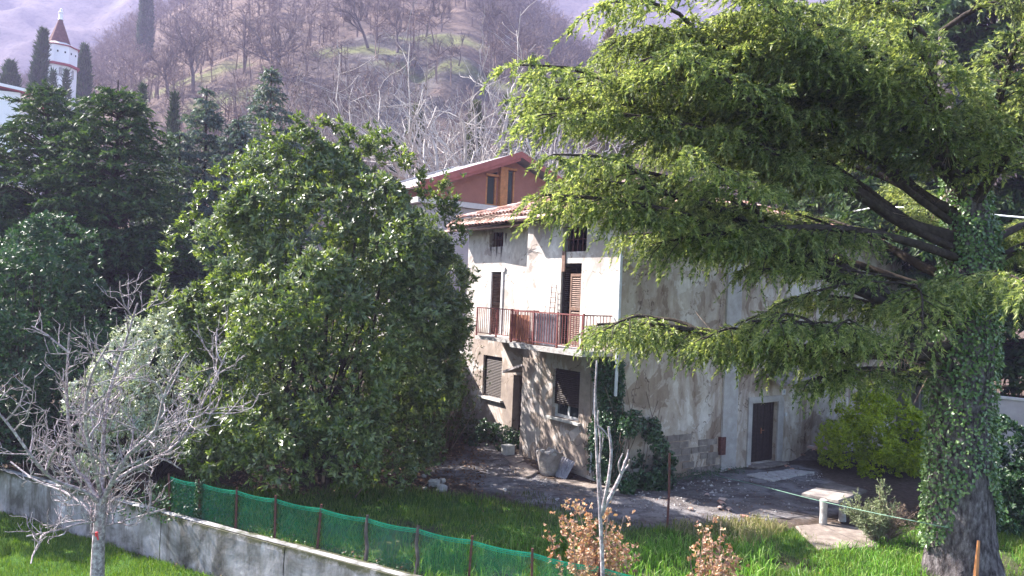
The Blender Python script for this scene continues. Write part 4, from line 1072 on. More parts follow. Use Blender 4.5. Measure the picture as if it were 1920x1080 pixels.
# ------------------------------------------------------------------ retaining wall and green fence
x0, x1 = -17.0, 2.2
t = empty('retaining_wall', (-7, wallY(-7), -1.2), 'long stained concrete retaining wall below the green fence', 'wall')
wu = norm(np.array([1, -.539, 0])); wv = np.cross(UPV, wu); wax = np.array([wu, wv, UPV])
L = (x1 - x0) / wu[0]; cuts = np.linspace(0, L, 7)
for k in range(6):
    a, b = cuts[k] + .012, cuts[k + 1] - .012; n = 40; zs = np.linspace(-1.35, -.14 + .01 * rng.normal(), 12)
    S, Z = np.meshgrid(np.linspace(a, b, n), zs, indexing='xy')
    off = .02 * (fbm(S * 2, Z * 2, 71) - .5) * 1.4
    ed = np.where((Z > zs[-2]) , .02 * fbm(S * 4, Z, 72), 0)
    base = np.array([x0, wallY(x0), 0.])
    Pf = base + S[..., None] * wu - wv * (.0 + off - ed)[..., None] + Z[..., None] * UPV
    m_, n_ = S.shape; i = np.arange(m_ - 1)[:, None] * n_; j = np.arange(n_ - 1)[None]
    F = np.stack([i + j, i + j + 1, i + n_ + j + 1, i + n_ + j], -1).reshape(-1, 4)
    mb = MB(); mb.add(Pf.reshape(-1, 3), F)
    T = Pf[-1]; Bk = T + wv * .27; mb.add(np.vstack([T, Bk]), [(q, q + 1, n + q + 1, n + q) for q in range(n - 1)])
    Bb = Bk - UPV * 1.2; mb.add(np.vstack([Bk, Bb]), [(q, q + 1, n + q + 1, n + q) for q in range(n - 1)])
    for e in (0, -1): mb.add([Pf[0, e], Pf[-1, e], Bk[e], Bb[e]], [(0, 1, 2, 3)])
    mb.build('wall_panel', M['concrete'], t, smooth=False)
mb = MB(); n = 220; s = np.linspace(0, L, n); c = np.array([x0, wallY(x0), -.13])
top = c + s[:, None] * wu + wv * (.05 + .02 * fbm(s * 1.3, s * 0, 3))[:, None]
w = (.07 + .06 * fbm(s * .9, s * 0 + 5, 4))[:, None]
mb.add(np.vstack([top - wv * .02, top + wv * w * 1.2, top + UPV * .02 + wv * .01, top + UPV * .02 + wv * w]), [(q, q + 1, 2 * n + q + 1, 2 * n + q) for q in range(n - 1)] + [(2 * n + q, 2 * n + q + 1, 3 * n + q + 1, 3 * n + q) for q in range(n - 1)] + [(3 * n + q, 3 * n + q + 1, n + q + 1, n + q) for q in range(n - 1)])
mb.build('worn_capping', M['capping'], t)

def fence_at(px):
    lo, hi = -12., 6.
    for _ in range(40):
        m = (lo + hi) / 2
        if proj([m, fenceY(m), .2])[0] < px: lo = m
        else: hi = m
    return np.array([lo, fenceY(lo), -.22])
t = empty('netting_fence', fence_at(780), 'low green plastic netting fence on rusty posts above the concrete wall', 'fence')
fpx = [318, 374, 443, 516, 598, 686, 781, 881, 997, 1122, 1262]
fp = [fence_at(p) for p in fpx]; Hf = .84
for k, p in enumerate(fp):
    mb = MB(); ln = rng.normal() * .03; tw_ = rng.normal() * .02
    if fpx[k] in (686, 781): mb.tube([p - UPV * .1, p + [.03, 0, .3], p + [-.01, 0, .6], p + [.01, 0, .9]], [.045, .04, .035, .03], 6); mb.build('wooden_post', M['brownbark'], t)
    else: mb.box(p + [0, 0, .4], (.02, .02, .52), norm(np.array([[1, 0, ln], [0, 1, tw_], [-ln, -tw_, 1]]))); mb.build('iron_post', M['rust'], t)
for a, b in zip(fp[:-1], fp[1:]):
    L = np.linalg.norm(b - a); u = (b - a) / L; vn = np.cross(u, UPV); mb = MB(); st_ = .045; wdt = .0038
    sag = lambda s: -.035 * np.sin(pi * np.clip(s / L, 0, 1)) 
    bul = lambda s, z: .03 * np.sin(pi * np.clip(s / L, 0, 1)) * np.sin(z * 4)
    for dirn in (1, -1):
        for k in range(int((L + Hf) / st_) + 1):
            s0_ = k * st_ - (Hf if dirn == 1 else 0)
            m = 7; z = np.linspace(0, Hf, m); s = s0_ + (z if dirn == 1 else Hf - z - (0)) * 1.0
            if dirn == -1: s = s0_ - Hf + (Hf - z)
            ok = (s >= -.001) & (s <= L + .001)
            if ok.sum() < 2: continue
            z, s = z[ok], s[ok]
            Pc = a + s[:, None] * u + (z + sag(s) * z / Hf)[:, None] * UPV + bul(s, z)[:, None] * vn + .0015 * dirn * vn
            h = wdt / 2; V = np.vstack([Pc - u * h, Pc + u * h]); q = len(Pc)
            mb.add(V, [(i, i + 1, q + i + 1, q + i) for i in range(q - 1)])
    n = 14; s = np.linspace(0, L, n)
    for zc in (0, .03, .06, Hf - .03):
        Pc = a + s[:, None] * u + (Hf - zc + sag(s))[:, None] * UPV + (bul(s, np.full(n, Hf)) + .003)[:, None] * vn
        hgt = .012 if zc == 0 else .006
        mb.add(np.vstack([Pc - UPV * hgt, Pc + UPV * hgt]), [(i, i + 1, n + i + 1, n + i) for i in range(n - 1)])
    mb.build('net_panel', M['fencegreen'], t)
# ------------------------------------------------------------------ the great cedar
base = at(1800, 1092, 14.0); base[2] = -.15
cedar = empty('cedar_tree', base, 'huge spreading cedar with ivy clad trunk and drooping lit boughs reaching over the house', 'tree')
TRK = [(1802, 1096, 14.0, .68), (1803, 1060, 14.0, .62), (1801, 1000, 14.0, .57), (1800, 900, 14.0, .52), (1800, 760, 14.0, .50), (1812, 620, 14.0, .47),
       (1820, 500, 14.0, .42), (1814, 390, 14.1, .34), (1792, 250, 14.2, .25), (1776, 160, 14.3, .16), (1768, 100, 14.35, .08), (1762, 55, 14.4, .02)]
tp = smooth_line([at(a, b, c) for a, b, c, _ in TRK], 90); tr = np.interp(np.linspace(0, 1, 90), np.linspace(0, 1, len(TRK)), [x[3] for x in TRK])
mb = MB(); n = 40
for (lo, hi) in ((0, 90),):
    P = tp; T = resample_dirs(P); X = norm(np.cross(T, [0, 1., 0])); Y = np.cross(T, X); a = np.arange(n) * 2 * pi / n
    zz = P[:, 2][:, None]; flare = np.clip(1.2 - zz, 0, 1) ** 2
    rr = tr[:, None] * (1 + .05 * (fbm(a[None] * 3 + 0 * zz, zz * .7, 81) - .5) * 2 + .09 * flare * np.cos(a[None] * 5 + 1.0) + .06 * (fbm(a[None] * 9, zz * 2.5, 82, 3) - .5) * 2)
    V = P[:, None] + rr[..., None] * (np.cos(a)[None, :, None] * X[:, None] + np.sin(a)[None, :, None] * Y[:, None])
    i = np.arange(len(P) - 1)[:, None] * n; j = np.arange(n)[None]
    mb.add(V.reshape(-1, 3), np.stack([i + j, i + (j + 1) % n, i + n + (j + 1) % n, i + n + j], -1).reshape(-1, 4))
mb.build('trunk', M['bark'], cedar, smooth=True)
def on_trunk(py):
    k = np.argmin([abs(proj(p)[1] - py) for p in tp]); return tp[k]
CL = [  # limb: trunk py, points (px, py, depth), r0, secondary length, start, droop
    (600, [(1700, 575, 13.7), (1560, 505, 13.3), (1450, 445, 13.0), (1330, 385, 12.7), (1195, 350, 12.4), (1080, 335, 12.2)], .17, 1.25, .42, .38),
    (455, [(1700, 420, 13.8), (1600, 355, 13.5), (1480, 285, 13.2), (1320, 225, 12.9), (1150, 190, 12.7), (1010, 184, 12.5)], .15, 1.35, .32, .30),
    (420, [(1720, 360, 14.0), (1640, 280, 13.9), (1520, 200, 13.7), (1380, 150, 13.6), (1240, 120, 13.4)], .13, 1.3, .3, .25),
    (330, [(1720, 240, 13.6), (1600, 150, 13.2), (1440, 85, 12.9), (1290, 55, 12.6), (1170, 75, 12.4)], .13, 1.4, .25, .25),
    (250, [(1700, 160, 13.4), (1600, 80, 12.9), (1480, 30, 12.5), (1360, 30, 12.2)], .11, 1.3, .25, .22),
    (360, [(1740, 290, 13.2), (1660, 190, 12.5), (1560, 110, 11.9), (1470, 60, 11.5)], .11, 1.2, .25, .22),
    (380, [(1780, 300, 13.0), (1760, 200, 12.0), (1730, 110, 11.3), (1700, 60, 10.9)], .11, 1.2, .25, .2),
    (350, [(1850, 270, 13.2), (1880, 160, 12.4), (1910, 80, 11.9), (1960, 40, 11.5)], .11, 1.2, .25, .2),
    (400, [(1860, 330, 13.4), (1920, 250, 12.6), (1990, 190, 12.0), (2060, 170, 11.6)], .12, 1.3, .25, .2),
    (655, [(1690, 665, 13.6), (1560, 660, 13.2), (1430, 640, 12.9), (1320, 622, 12.7), (1215, 608, 12.5), (1120, 608, 12.4)], .12, .95, .34, .40),
    (640, [(1700, 650, 13.2), (1610, 625, 12.6), (1500, 605, 12.2), (1410, 602, 11.9)], .08, .8, .4, .42),
    (690, [(1710, 700, 13.6), (1640, 690, 13.2), (1570, 700, 12.9), (1520, 712, 12.7)], .06, .7, .35, .4),
    (590, [(1790, 560, 13.1), (1755, 540, 12.5), (1715, 540, 12.1), (1680, 560, 11.9)], .07, .75, .3, .25),
    (580, [(1850, 545, 13.1), (1880, 530, 12.5), (1905, 540, 12.1), (1925, 560, 11.8)], .07, .75, .3, .25),
    (520, [(1900, 470, 13.8), (2000, 430, 13.4), (2100, 420, 13.2)], .10, 1.2, .3, .3),
    (480, [(1900, 430, 14.6), (1990, 400, 15.5), (2080, 380, 16.5)], .10, 1.3, .3, .3),
    (540, [(1730, 500, 14.8), (1640, 450, 15.6), (1540, 425, 16.3), (1430, 410, 16.9), (1330, 400, 17.4)], .11, 1.1, .45, .3),
    (440, [(1730, 370, 14.9), (1630, 320, 15.6), (1500, 290, 16.2), (1360, 280, 16.8), (1230, 290, 17.3)], .11, 1.2, .4, .3),
    (300, [(1720, 210, 14.9), (1620, 110, 15.6), (1480, 60, 16.2), (1330, 60, 16.8)], .10, 1.3, .3, .25),
    (110, [(1700, 30, 14.0), (1620, 0, 13.7), (1560, 10, 13.5)], .06, 1.0, .3, .2),
    (60, [(1840, 10, 14.0), (1900, 5, 13.7), (1960, 20, 13.5)], .06, 1.0, .3, .2),
    (570, [(1690, 525, 14.6), (1560, 480, 15.1), (1430, 450, 15.5), (1290, 435, 15.8), (1180, 440, 16.0)], .10, 1.2, .3, .5),
    (500, [(1710, 455, 13.2), (1590, 430, 12.7), (1450, 428, 12.4), (1330, 440, 12.2), (1240, 455, 12.1)], .09, 1.0, .4, .5),
    (620, [(1720, 600, 14.6), (1640, 570, 15.2), (1560, 555, 15.8), (1480, 560, 16.3)], .07, 1.0, .3, .4),
    (560, [(1850, 480, 15.2), (1890, 440, 16.4), (1930, 420, 17.5)], .09, 1.1, .3, .3),
    (500, [(1780, 420, 15.2), (1740, 370, 16.4), (1690, 340, 17.6)], .09, 1.1, .3, .3),
]
tw = []
extra = []
for i, dY, dx, dy in ((0, 1.3, 40, -28), (0, -.9, -60, 30), (1, 1.2, 30, -30), (1, -1.0, 20, 30), (2, -1.2, -30, 30), (3, -1.0, 30, 40), (3, 1.1, 20, 50), (4, 1.2, 60, 50), (9, .9, 80, 6), (7, .6, 60, 60)):
    py, pts, r0, sl_, st_, dr_ = CL[i]; nn_ = len(pts)
    extra.append((py + 25, [(a + dx * (q + 1) / nn_, b + dy * (q + 1) / nn_, c + dY * (q + 1) / nn_) for q, (a, b, c) in enumerate(pts)], r0 * .6, sl_ * .95, st_ + .08, dr_ + .05))
CL += extra
for k, (py, pts, r0, sl_, st_, dr_) in enumerate(CL):
    P0 = on_trunk(py); wd = MB()
    conifer_branch(tw, wd, P0, [P0] + [at(*p) for p in pts], r0, .02, .135, sl_, .044, .34, dr_, st_, 8, .14, .016)
    if k in (0, 1, 2, 3, 9, 10, 12, 16, 17):   # side limbs
        Pm = smooth_line([P0] + [at(*p) for p in pts], 20)
        for i, sg in ((8, 1), (10, -1), (13, 1), (15, -1)):
            T = norm(Pm[i + 1] - Pm[i]); Hh = norm(np.cross(T, UPV)) * sg; L = (1.5 + rng.random() * .9) * (.4 if k in (9, 10) else .7 if i > 12 else 1.0)
            q = [Pm[i], Pm[i] + (Hh * .6 + T * .6) * L * .5 + UPV * .12, Pm[i] + (Hh * .9 + T * 1.1) * L * .8 + UPV * .1, Pm[i] + (Hh * 1.1 + T * 1.5) * L - UPV * .15]
            conifer_branch(tw, wd, Pm[i], q, r0 * .35, .012, .19, sl_ * .7, .062, .32, dr_, .25, 5, .14, .012)
    wd.build('limb', M['limb'], cedar, smooth=True)
B_, D_, L_ = gather(tw); k = rng.random(len(B_)) < .75      # hanging side shoots
B2 = B_[k] + norm(D_[k]) * (L_[k] * (.3 + .6 * rng.random(k.sum())))[:, None]; D2 = norm(D_[k] * .6 + unit(k.sum()) * .5 - UPV * .75)
B_, D_, L_ = np.vstack([B_, B2]), np.vstack([D_, D2]), np.concatenate([L_, L_[k] * .8]); print('cedar twigs', len(B_))
mb = MB(); needles(mb, B_, D_, L_, 14, .075, .030, .75, droop=.5)
mb.build('crown', M['cedar'], cedar)
mb = MB(); Lv = np.array([q for py, pts, *_ in CL[:12] for q in smooth_line([on_trunk(py)] + [at(*p) for p in pts], 26)[2:18]])
q = Lv[rng.integers(len(Lv), size=900)]; dd_ = norm(unit(900) + UPV * -.25); spikes(mb, q, dd_, .25 + .5 * rng.random(900), .02)
tag(mb.build('dead_twigs', M['deadtwig'], cedar), kind='stuff')
def trunk_ivy(P, Rr, n, mask, nm, mat, parent):
    k = rng.integers(len(P) - 1, size=n); f = rng.random(n); a = rng.random(n) * 2 * pi
    c = P[k] * (1 - f[:, None]) + P[k + 1] * f[:, None]; r = Rr[k]
    out = np.stack([np.cos(a), np.sin(a), 0 * a], 1); pz = c[:, 2]
    keep = mask(a, pz) ; c, out, r = c[keep], out[keep], r[keep]; n = len(c)
    Pp = c + out * (r + .02 + .14 * rng.random(n) * (fbm(a[keep] * 3, pz[keep] * 2, 93) + .2))[:, None]
    mb = MB(); leaves(mb, Pp, norm(unit(n) * .8 - UPV * .7 + out * .25), norm(out + .5 * unit(n)), .066 * (.7 + .7 * rng.random(n)), .058, fold=.12)
    mb.build(nm, M[mat], parent)
def ivm(a, z):
    nz = fbm(a * 2.2, z * 1.3, 91) + .35 * fbm(a * 7, z * 5, 92)
    lim = 1.35 + .75 * np.cos(a - pi * .02) + 0 * z          # ivy reaches lower on the left and the right flank
    low = np.interp(np.cos(a), [-1, -.8, -.45, 0, .5, 1], [.5, .8, 1.7, 2.05, 1.6, 1.0])
    return (z > low + .5 * (nz - .6)) & (z < 8.6) & (nz > .42 + .22 * sstep(5.5, 8.5, z))
trunk_ivy(tp, tr, 27000, ivm, 'ivy_leaves', 'ivy_b', cedar)

# ------------------------------------------------------------------ magnolia
MY = 18.6; c0 = at(597, 900, MY)
zpx = lambda y, Y=MY, x=597: at(x, y, Y)[2]
zt_m = [(zpx(236), .05), (zpx(262), .35), (zpx(300), .85), (zpx(350), 1.6), (zpx(400), 2.25), (zpx(450), 2.75), (zpx(550), 3.2), (zpx(650), 3.15), (zpx(750), 2.9), (zpx(850), 2.6), (zpx(890), 2.2)][::-1]
rm = lambda z: float(np.interp(z, [a for a, _ in zt_m], [b for _, b in zt_m]))
mag = empty('magnolia_tree', (c0[0], MY, -.1), 'large dense evergreen magnolia with glossy leaves hiding the left end of the house', 'tree')
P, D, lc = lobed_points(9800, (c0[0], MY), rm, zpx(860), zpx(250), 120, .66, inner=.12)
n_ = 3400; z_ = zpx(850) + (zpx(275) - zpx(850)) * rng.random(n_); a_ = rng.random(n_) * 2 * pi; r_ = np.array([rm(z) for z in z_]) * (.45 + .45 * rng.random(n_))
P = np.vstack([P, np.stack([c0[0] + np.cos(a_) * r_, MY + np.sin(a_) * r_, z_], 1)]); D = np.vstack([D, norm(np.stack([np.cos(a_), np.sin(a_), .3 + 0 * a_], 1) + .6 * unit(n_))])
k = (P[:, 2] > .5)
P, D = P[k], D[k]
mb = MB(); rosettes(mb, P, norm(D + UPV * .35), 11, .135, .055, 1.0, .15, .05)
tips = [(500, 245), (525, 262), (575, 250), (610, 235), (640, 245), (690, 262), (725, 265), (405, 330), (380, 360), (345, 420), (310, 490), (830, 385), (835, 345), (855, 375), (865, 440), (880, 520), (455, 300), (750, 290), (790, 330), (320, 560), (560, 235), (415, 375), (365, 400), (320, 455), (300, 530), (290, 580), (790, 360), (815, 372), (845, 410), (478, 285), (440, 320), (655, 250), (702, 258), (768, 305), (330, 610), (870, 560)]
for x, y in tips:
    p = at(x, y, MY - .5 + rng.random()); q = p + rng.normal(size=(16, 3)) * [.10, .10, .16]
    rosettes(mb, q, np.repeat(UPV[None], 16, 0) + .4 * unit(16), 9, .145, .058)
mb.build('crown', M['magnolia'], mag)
mb = MB(); twig_net(mb, [c0[0], MY, 1.6], lc[::7], .03)
for k in range(7):
    a = 2 * pi * k / 7; mb.tube(smooth_line([[c0[0] + cos(a) * .35, MY + sin(a) * .35, -.15], [c0[0] + cos(a) * .6, MY + sin(a) * .6, 1.4], [c0[0] + cos(a) * 1.1, MY + sin(a) * 1.1, 3.4], [c0[0] + cos(a) * 1.4, MY + sin(a) * 1.4, 6]], 10), np.linspace(.11, .03, 10), 6)
mb.build('trunk', M['limb'], mag)

def shrub(name, px, py_base, Y, zr, rads, label, mat, n, k, L, W, cat='shrub', group=None, nl_=50, lr=.35, gz=0., stems=True, inner=.25, barkm='limb', up=.3, ysc=1.0):
    c = at(px, py_base, Y); zs = [gz + a for a in zr]
    t = empty(name, (c[0], Y, gz), label, cat, group)
    rf = lambda z: float(np.interp(z, zs, rads))
    P, D, lc = lobed_points(n, (c[0], Y), rf, zs[0], zs[-1], nl_, lr, inner=inner, ysc=ysc)
    m_ = int(n * .3); z_ = zs[0] + (zs[-1] - zs[0]) * rng.random(m_); a_ = rng.random(m_) * 2 * pi; r_ = np.array([rf(z) for z in z_]) * (.3 + .6 * rng.random(m_))
    P = np.vstack([P, np.stack([c[0] + np.cos(a_) * r_, Y + np.sin(a_) * r_ * ysc, z_], 1)]); D = np.vstack([D, norm(np.stack([np.cos(a_), np.sin(a_), .3 + 0 * a_], 1) + .6 * unit(m_))])
    P[:, 2] = np.maximum(P[:, 2], gz + .05)
    mb = MB(); rosettes(mb, P, norm(D + UPV * up), k, L, W); mb.build('foliage', M[mat], t)
    if stems:
        mb = MB(); twig_net(mb, [c[0], Y, gz - .05], lc[::2], .03); mb.build('stem', M[barkm], t)
    return t
# left evergreen shrubs
shrub('laurel_shrub', 45, 880, 21.3, [0, .8, 3, 5, 6.1, 6.5], [2.0, 2.3, 2.3, 1.9, 1.0, .2], 'tall dark laurel shrub at the left edge beyond the concrete wall', 'laurel', 3600, 8, .13, .055, nl_=80, lr=.5)
shrub('laurel_shrub', -70, 880, 19.5, [0, .8, 3, 4.2, 4.6], [1.6, 1.9, 1.7, 1.0, .2], 'dark laurel shrub cut by the left edge in front of the tall one', 'laurel', 1500, 8, .13, .055, nl_=40, lr=.5)
shrub('hedge_shrub', 190, 860, 21.0, [0, .8, 2.2, 3.0, 3.3], [1.8, 2.0, 1.8, 1.0, .2], 'dark evergreen shrub behind the grey leaved viburnum', 'laurel', 1500, 8, .12, .05, nl_=60, lr=.45)
shrub('hedge_shrub', 345, 860, 21.5, [0, .8, 2.4, 3.2, 3.5], [1.8, 2.0, 1.8, 1.0, .2], 'dark evergreen shrub left of the magnolia foot', 'laurel', 1500, 8, .12, .05, nl_=60, lr=.45)
shrub('hedge_shrub', 500, 840, 24.5, [0, .8, 2.2, 2.8, 3.2], [2.4, 2.6, 2.2, 1.2, .2], 'unseen dark shrub added behind the magnolia to stop light gaps', 'laurel', 1500, 8, .13, .055, nl_=60, lr=.5)  # added so no light leaks through behind the crown
shrub('viburnum_shrub', 298, 760, 18.6, [.9, 1.6, 2.6, 3.6, 4.15], [.9, 1.35, 1.6, 1.2, .3], 'grey leaved evergreen shrub with white glints in its leaf colour behind the bare pruned tree', 'olive', 2100, 9, .10, .036, nl_=70, lr=.32, gz=-.05)
shrub('viburnum_shrub', 222, 790, 18.0, [.5, 1.0, 1.7, 2.4, 2.8], [.6, .9, 1.05, .8, .2], 'smaller grey shrub with painted glints low to the left of the larger pale one', 'olive', 900, 9, .10, .036, nl_=40, lr=.3, gz=-.05)
# thicket right of the magnolia
for (px, py, Y, h, r, lab, n) in ((700, 850, 20.6, 3.0, 1.25, 'open thicket of leaning stems under the right side of the magnolia', 700),
                                  (770, 830, 22.3, 3.3, 1.3, 'scrubby thicket in front of the brown garden wall', 800),
                                  (835, 790, 23.6, 3.4, 1.05, 'fine leaved bush against the left end of the house wall', 800)):
    c = gnd(px, py, 0); c = np.array([at(px, py, Y)[0], Y, 0]); t = empty('thicket_bush', c, lab, 'bush')
    wd = MB(); tips_ = []
    for k in range(26):
        a = rng.random() * 2 * pi; q = c + [cos(a) * .4 * rng.random(), sin(a) * .4 * rng.random(), 0]; e = q + [cos(a) * r * rng.random() * 1.3, sin(a) * r * rng.random() * 1.3, h * (.5 + .5 * rng.random())]
        m_ = (q + e) / 2 + rng.normal(size=3) * .15; S = smooth_line([q, m_, e], 9); wd.tube(S, np.linspace(.016, .004, 9), 4, cap=False)
        for s in S[3:]: tips_ += [s + rng.normal(size=3) * .22 for _ in range(int(n / 160))]
    wd.build('stem', M['deadtwig'], t); T_ = np.array(tips_)
    mb = MB(); rosettes(mb, T_, unit(len(T_)) + UPV * .3, 7, .075, .034); mb.build('foliage', M['thicket'], t)
shrub('added_shade_tree', 752, 800, 23.8, [1.0, 2.2, 4.2, 6.3, 7.5], [1.3, 2.0, 2.1, 1.5, .2], 'loose evergreen tree added behind the right side of the magnolia to shade the house', 'addedleaf', 3000, 8, .10, .045, cat='tree', nl_=80, lr=.45)  # added to cast shade on the ground floor wall
# yellow-green shrub by the side door
shrub('euonymus_shrub', 1642, 880, 23.0, [.05, .5, 1.3, 2.0, 2.35], [1.1, 1.55, 1.6, 1.05, .2], 'rounded yellow green shrub on the shaded ground right of the side door', 'euonymus', 2600, 9, .085, .045, nl_=80, lr=.3, stems=False)
# dark bushes on the right behind the cedar trunk
shrub('dark_bush', 1890, 860, 17.8, [.0, .5, 1.4, 2.1, 2.4], [1.2, 1.5, 1.4, .8, .1], 'dark bush in deep shade right of the cedar trunk', 'ivy', 1500, 9, .09, .06, nl_=50, lr=.35)
shrub('dark_bush', 2040, 860, 17.0, [.0, .5, 1.2, 1.9, 2.2], [1.2, 1.5, 1.4, .8, .1], 'dark bush beyond the right edge of the picture', 'ivy', 800, 9, .09, .06, nl_=40, lr=.35)
# low plants round the house foot
shrub('wall_weed_bush', 935, 830, 24.6, [.0, .2, .5, .7], [.9, 1.0, .7, .1], 'low dark weeds along the foot of the recessed wall', 'ivy', 420, 7, .07, .05, cat='plant', nl_=26, lr=.2, stems=False)
shrub('wall_weed_bush', 880, 822, 25.6, [.0, .2, .45, .6], [.8, .9, .6, .1], 'low scrub under the ground floor window of the recessed wall', 'thicket', 320, 7, .07, .05, cat='plant', nl_=20, lr=.2, stems=False)

# ivy on the house corner
t = empty('corner_ivy', HP(-.1, -.05, 0), 'dark ivy climbing the house corner and mounding over its foot', 'ivy')
def ivy_sheet(mb, n, fn, out, thick):
    a, b = rng.random(n), rng.random(n); P = np.array([fn(x, y) for x, y in zip(a, b)]); P = P + out * (rng.random((n, 1)) ** 1.5 * thick)
    leaves(mb, P, norm(unit(n) * .8 - UPV * .7 + out * .3), norm(out + .5 * unit(n)), .075 * (.7 + .6 * rng.random(n)), .065, fold=.12)
mb = MB()
ivy_sheet(mb, 3800, lambda a, b: HP(0, 0, .1 + b * 3.3) + d1 * (a * (.62 - .30 * sin(b * 5)) - .02), -d2, .14)
ivy_sheet(mb, 1500, lambda a, b: HP(0, 0, .1 + b * 3.2) + d2 * a * (.30 - .15 * b), -d1, .12)
P, D, lc = lobed_points(3800, tuple(HP(-.1, .45)[:2]), lambda z: float(np.interp(z, [0, .5, 1.2, 1.8, 2.1], [.85, 1.1, .95, .65, .2])), 0.05, 1.95, 44, .26, inner=.3)
keep = ~((((P - C0) @ d1) > -.02) & (((P - C0) @ d2) > -.02)); P, D = P[keep], D[keep]; P[:, 2] = np.maximum(P[:, 2], .03)
rosettes(mb, P, D, 5, .08, .07)
mb.build('ivy_leaves', M['ivy'], t)
mb = MB()
for k in range(26):
    u, v = (rng.random() * 1.0, 0) if k % 2 else (0, rng.random() * 1.9)
    q = HP(u, v, .1) - (d2 if k % 2 else d1) * .03; e = q + UPV * (1 + rng.random() * 1.9) + (d1 if k % 2 else d2) * rng.normal() * .4
    mb.tube(smooth_line([q, (q + e) / 2 + (d1 if k % 2 else d2) * rng.normal() * .2, e], 8), .008, 4, cap=False)
mb.build('ivy_stem', M['deadtwig'], t)

# ------------------------------------------------------------------ conifers on the left and behind
pr1 = lambda R, a=.75: (lambda f: R * (min(1, (1 - f) ** a * 1.25)) * (.55 + .45 * min(1, f * 4)))
def conbase(px, Y): return np.array([at(px, 500, Y)[0], Y, float(near_z(at(px, 500, Y)[0], Y)) if Y < 40 else float(hz(at(px, 500, Y)[0], Y)) - .2])
def ztop(px, py, Y): return at(px, py, Y)[2]
for (px, ty, Y, R, lab, mt, nw, per, K, gr, grp, dr_, ri) in (
    (205, 150, 27.0, 3.2, 'dark green conifer with layered sprays, nearest to the magnolia in the left group', 'conifer', 34, 8, 13, .11, None, .15, .28),
    (75, 160, 28.0, 3.4, 'dark green conifer with brown inner branches in front of the bell tower', 'conifer', 34, 8, 13, .11, None, .15, .28),
    (-70, 250, 26.5, 3.2, 'dark green conifer mostly cut by the left edge', 'conifer', 22, 7, 12, .11, None, .15, .28),
    (372, 160, 33.0, 3.1, 'slender blue grey spruce left of the taller spruce', 'spruce', 30, 8, 14, .10, None, .25, .12),
    (492, 122, 34.0, 3.4, 'tallest blue grey spruce rising behind the magnolia top', 'spruce', 30, 8, 14, .10, None, .25, .12),
    (435, 215, 32.0, 3.0, 'short blue grey spruce between the two taller spruces', 'spruce', 26, 8, 14, .10, None, .25, .12),
    (325, 230, 31.5, 3.0, 'lowest blue grey spruce next to the dark conifers', 'spruce', 26, 8, 14, .10, None, .25, .12),
    (1640, -230, 31.0, 4.2, 'tall dark conifer behind the cedar on its left side', 'conifer', 26, 7, 11, .22, None, .2, .1),
    (1845, -460, 29.0, 5.0, 'tall dark conifer behind the cedar trunk at the upper right', 'conifer', 28, 7, 12, .24, None, .2, .1),
    (1420, -110, 36.0, 3.4, 'dark conifer behind the house roof seen through the cedar', 'conifer', 24, 7, 10, .22, None, .2, .1),
    (2030, -300, 27.0, 4.6, 'tall dark conifer beyond the right edge of the picture', 'conifer', 17, 5, 11, .26, None, .2, .1)):
    b = conbase(px, Y); h = ztop(px, ty, Y) - b[2]
    auto_conifer('conifer_tree' if mt == 'conifer' else 'spruce_tree', b, h, pr1(R, .62 if mt == 'conifer' else .8), lab, mt, nw, per, .15 if mt == 'conifer' else .125, .42 if mt == 'conifer' else .34, K - 5 if mt == 'conifer' else K - 7, gr * 1.6, .64 * gr if mt == 'conifer' else .075, droop=dr_, rise=ri, sec_step=.34 if mt == 'conifer' else .25, trunk_r=.22, bare=.10)

def cypress(px, top, bot, Y, wpx, lab, mat='cypress', n=1500, base=None, name='cypress_tree', L=.5, lean=0.0, w=.16, tw_=0.5):
    b = foot(px, bot) if base is None else base
    Y = b[1]; zt2 = at(px, top, Y)[2]; zb = b[2]; R = wpx * Y / 1400 / 2
    t = empty(name, b, lab, 'tree')
    f = rng.random(n) ** .9; pr = np.interp(f, [0, .06, .25, .6, .85, 1], [.75, .95, 1, .85, .55, .08])
    a = rng.random(n) * 2 * pi; q = R * pr * (.55 + .45 * rng.random(n) ** .4) * (1 + .25 * (fbm(a * 1.5, f * 9, int(px)) - .5) * 2)
    P = np.stack([b[0] + np.cos(a) * q + lean * f, b[1] + np.sin(a) * q, zb + .3 + f * (zt2 - zb - .3)], 1)
    D = norm(np.stack([np.cos(a) * .45, np.sin(a) * .45, np.full(n, 1.0)], 1) + .35 * unit(n))
    mb = MB()
    for k in range(4): spikes(mb, P + unit(n) * L * .22, norm(D + .5 * unit(n)), L * (.5 + .8 * rng.random(n)), w)
    mb.build('crown', M[mat], t)
    wd = MB(); wd.tube([b - UPV * .3, b + UPV * (zt2 - zb) * .5, b + UPV * (zt2 - zb) * .9 + [lean * .9, 0, 0]], [R * .18, R * .12, .03], 6); wd.build('trunk', M['brownbark'], t)
cypress(270, -45, 118, 0, 26, 'tall narrow dark cypress standing alone on the hill right of the tower', n=2200, L=.8, w=.22)
cypress(284, 30, 70, 0, 5, 'thin dark spire beside the tall lone cypress', n=250, base=foot(270, 118) + np.array([1.1, .2, 0]), L=.6)
cypress(66, 60, 165, 0, 27, 'dark cypress close to the left side of the bell tower', n=1900, base=np.array([at(64, 160, 98.)[0], 98., float(hz(at(64, 160, 98.)[0], 98.))]), L=.8, lean=.9, w=.22)
cypress(776, 205, 330, 0, 46, 'rounded green cypress left above the red house roof', 'cypress_b', 2600, base=np.array([at(776, 300, 62.)[0], 62., float(hz(at(776, 300, 62.)[0], 62.))]), L=.55, w=.17)
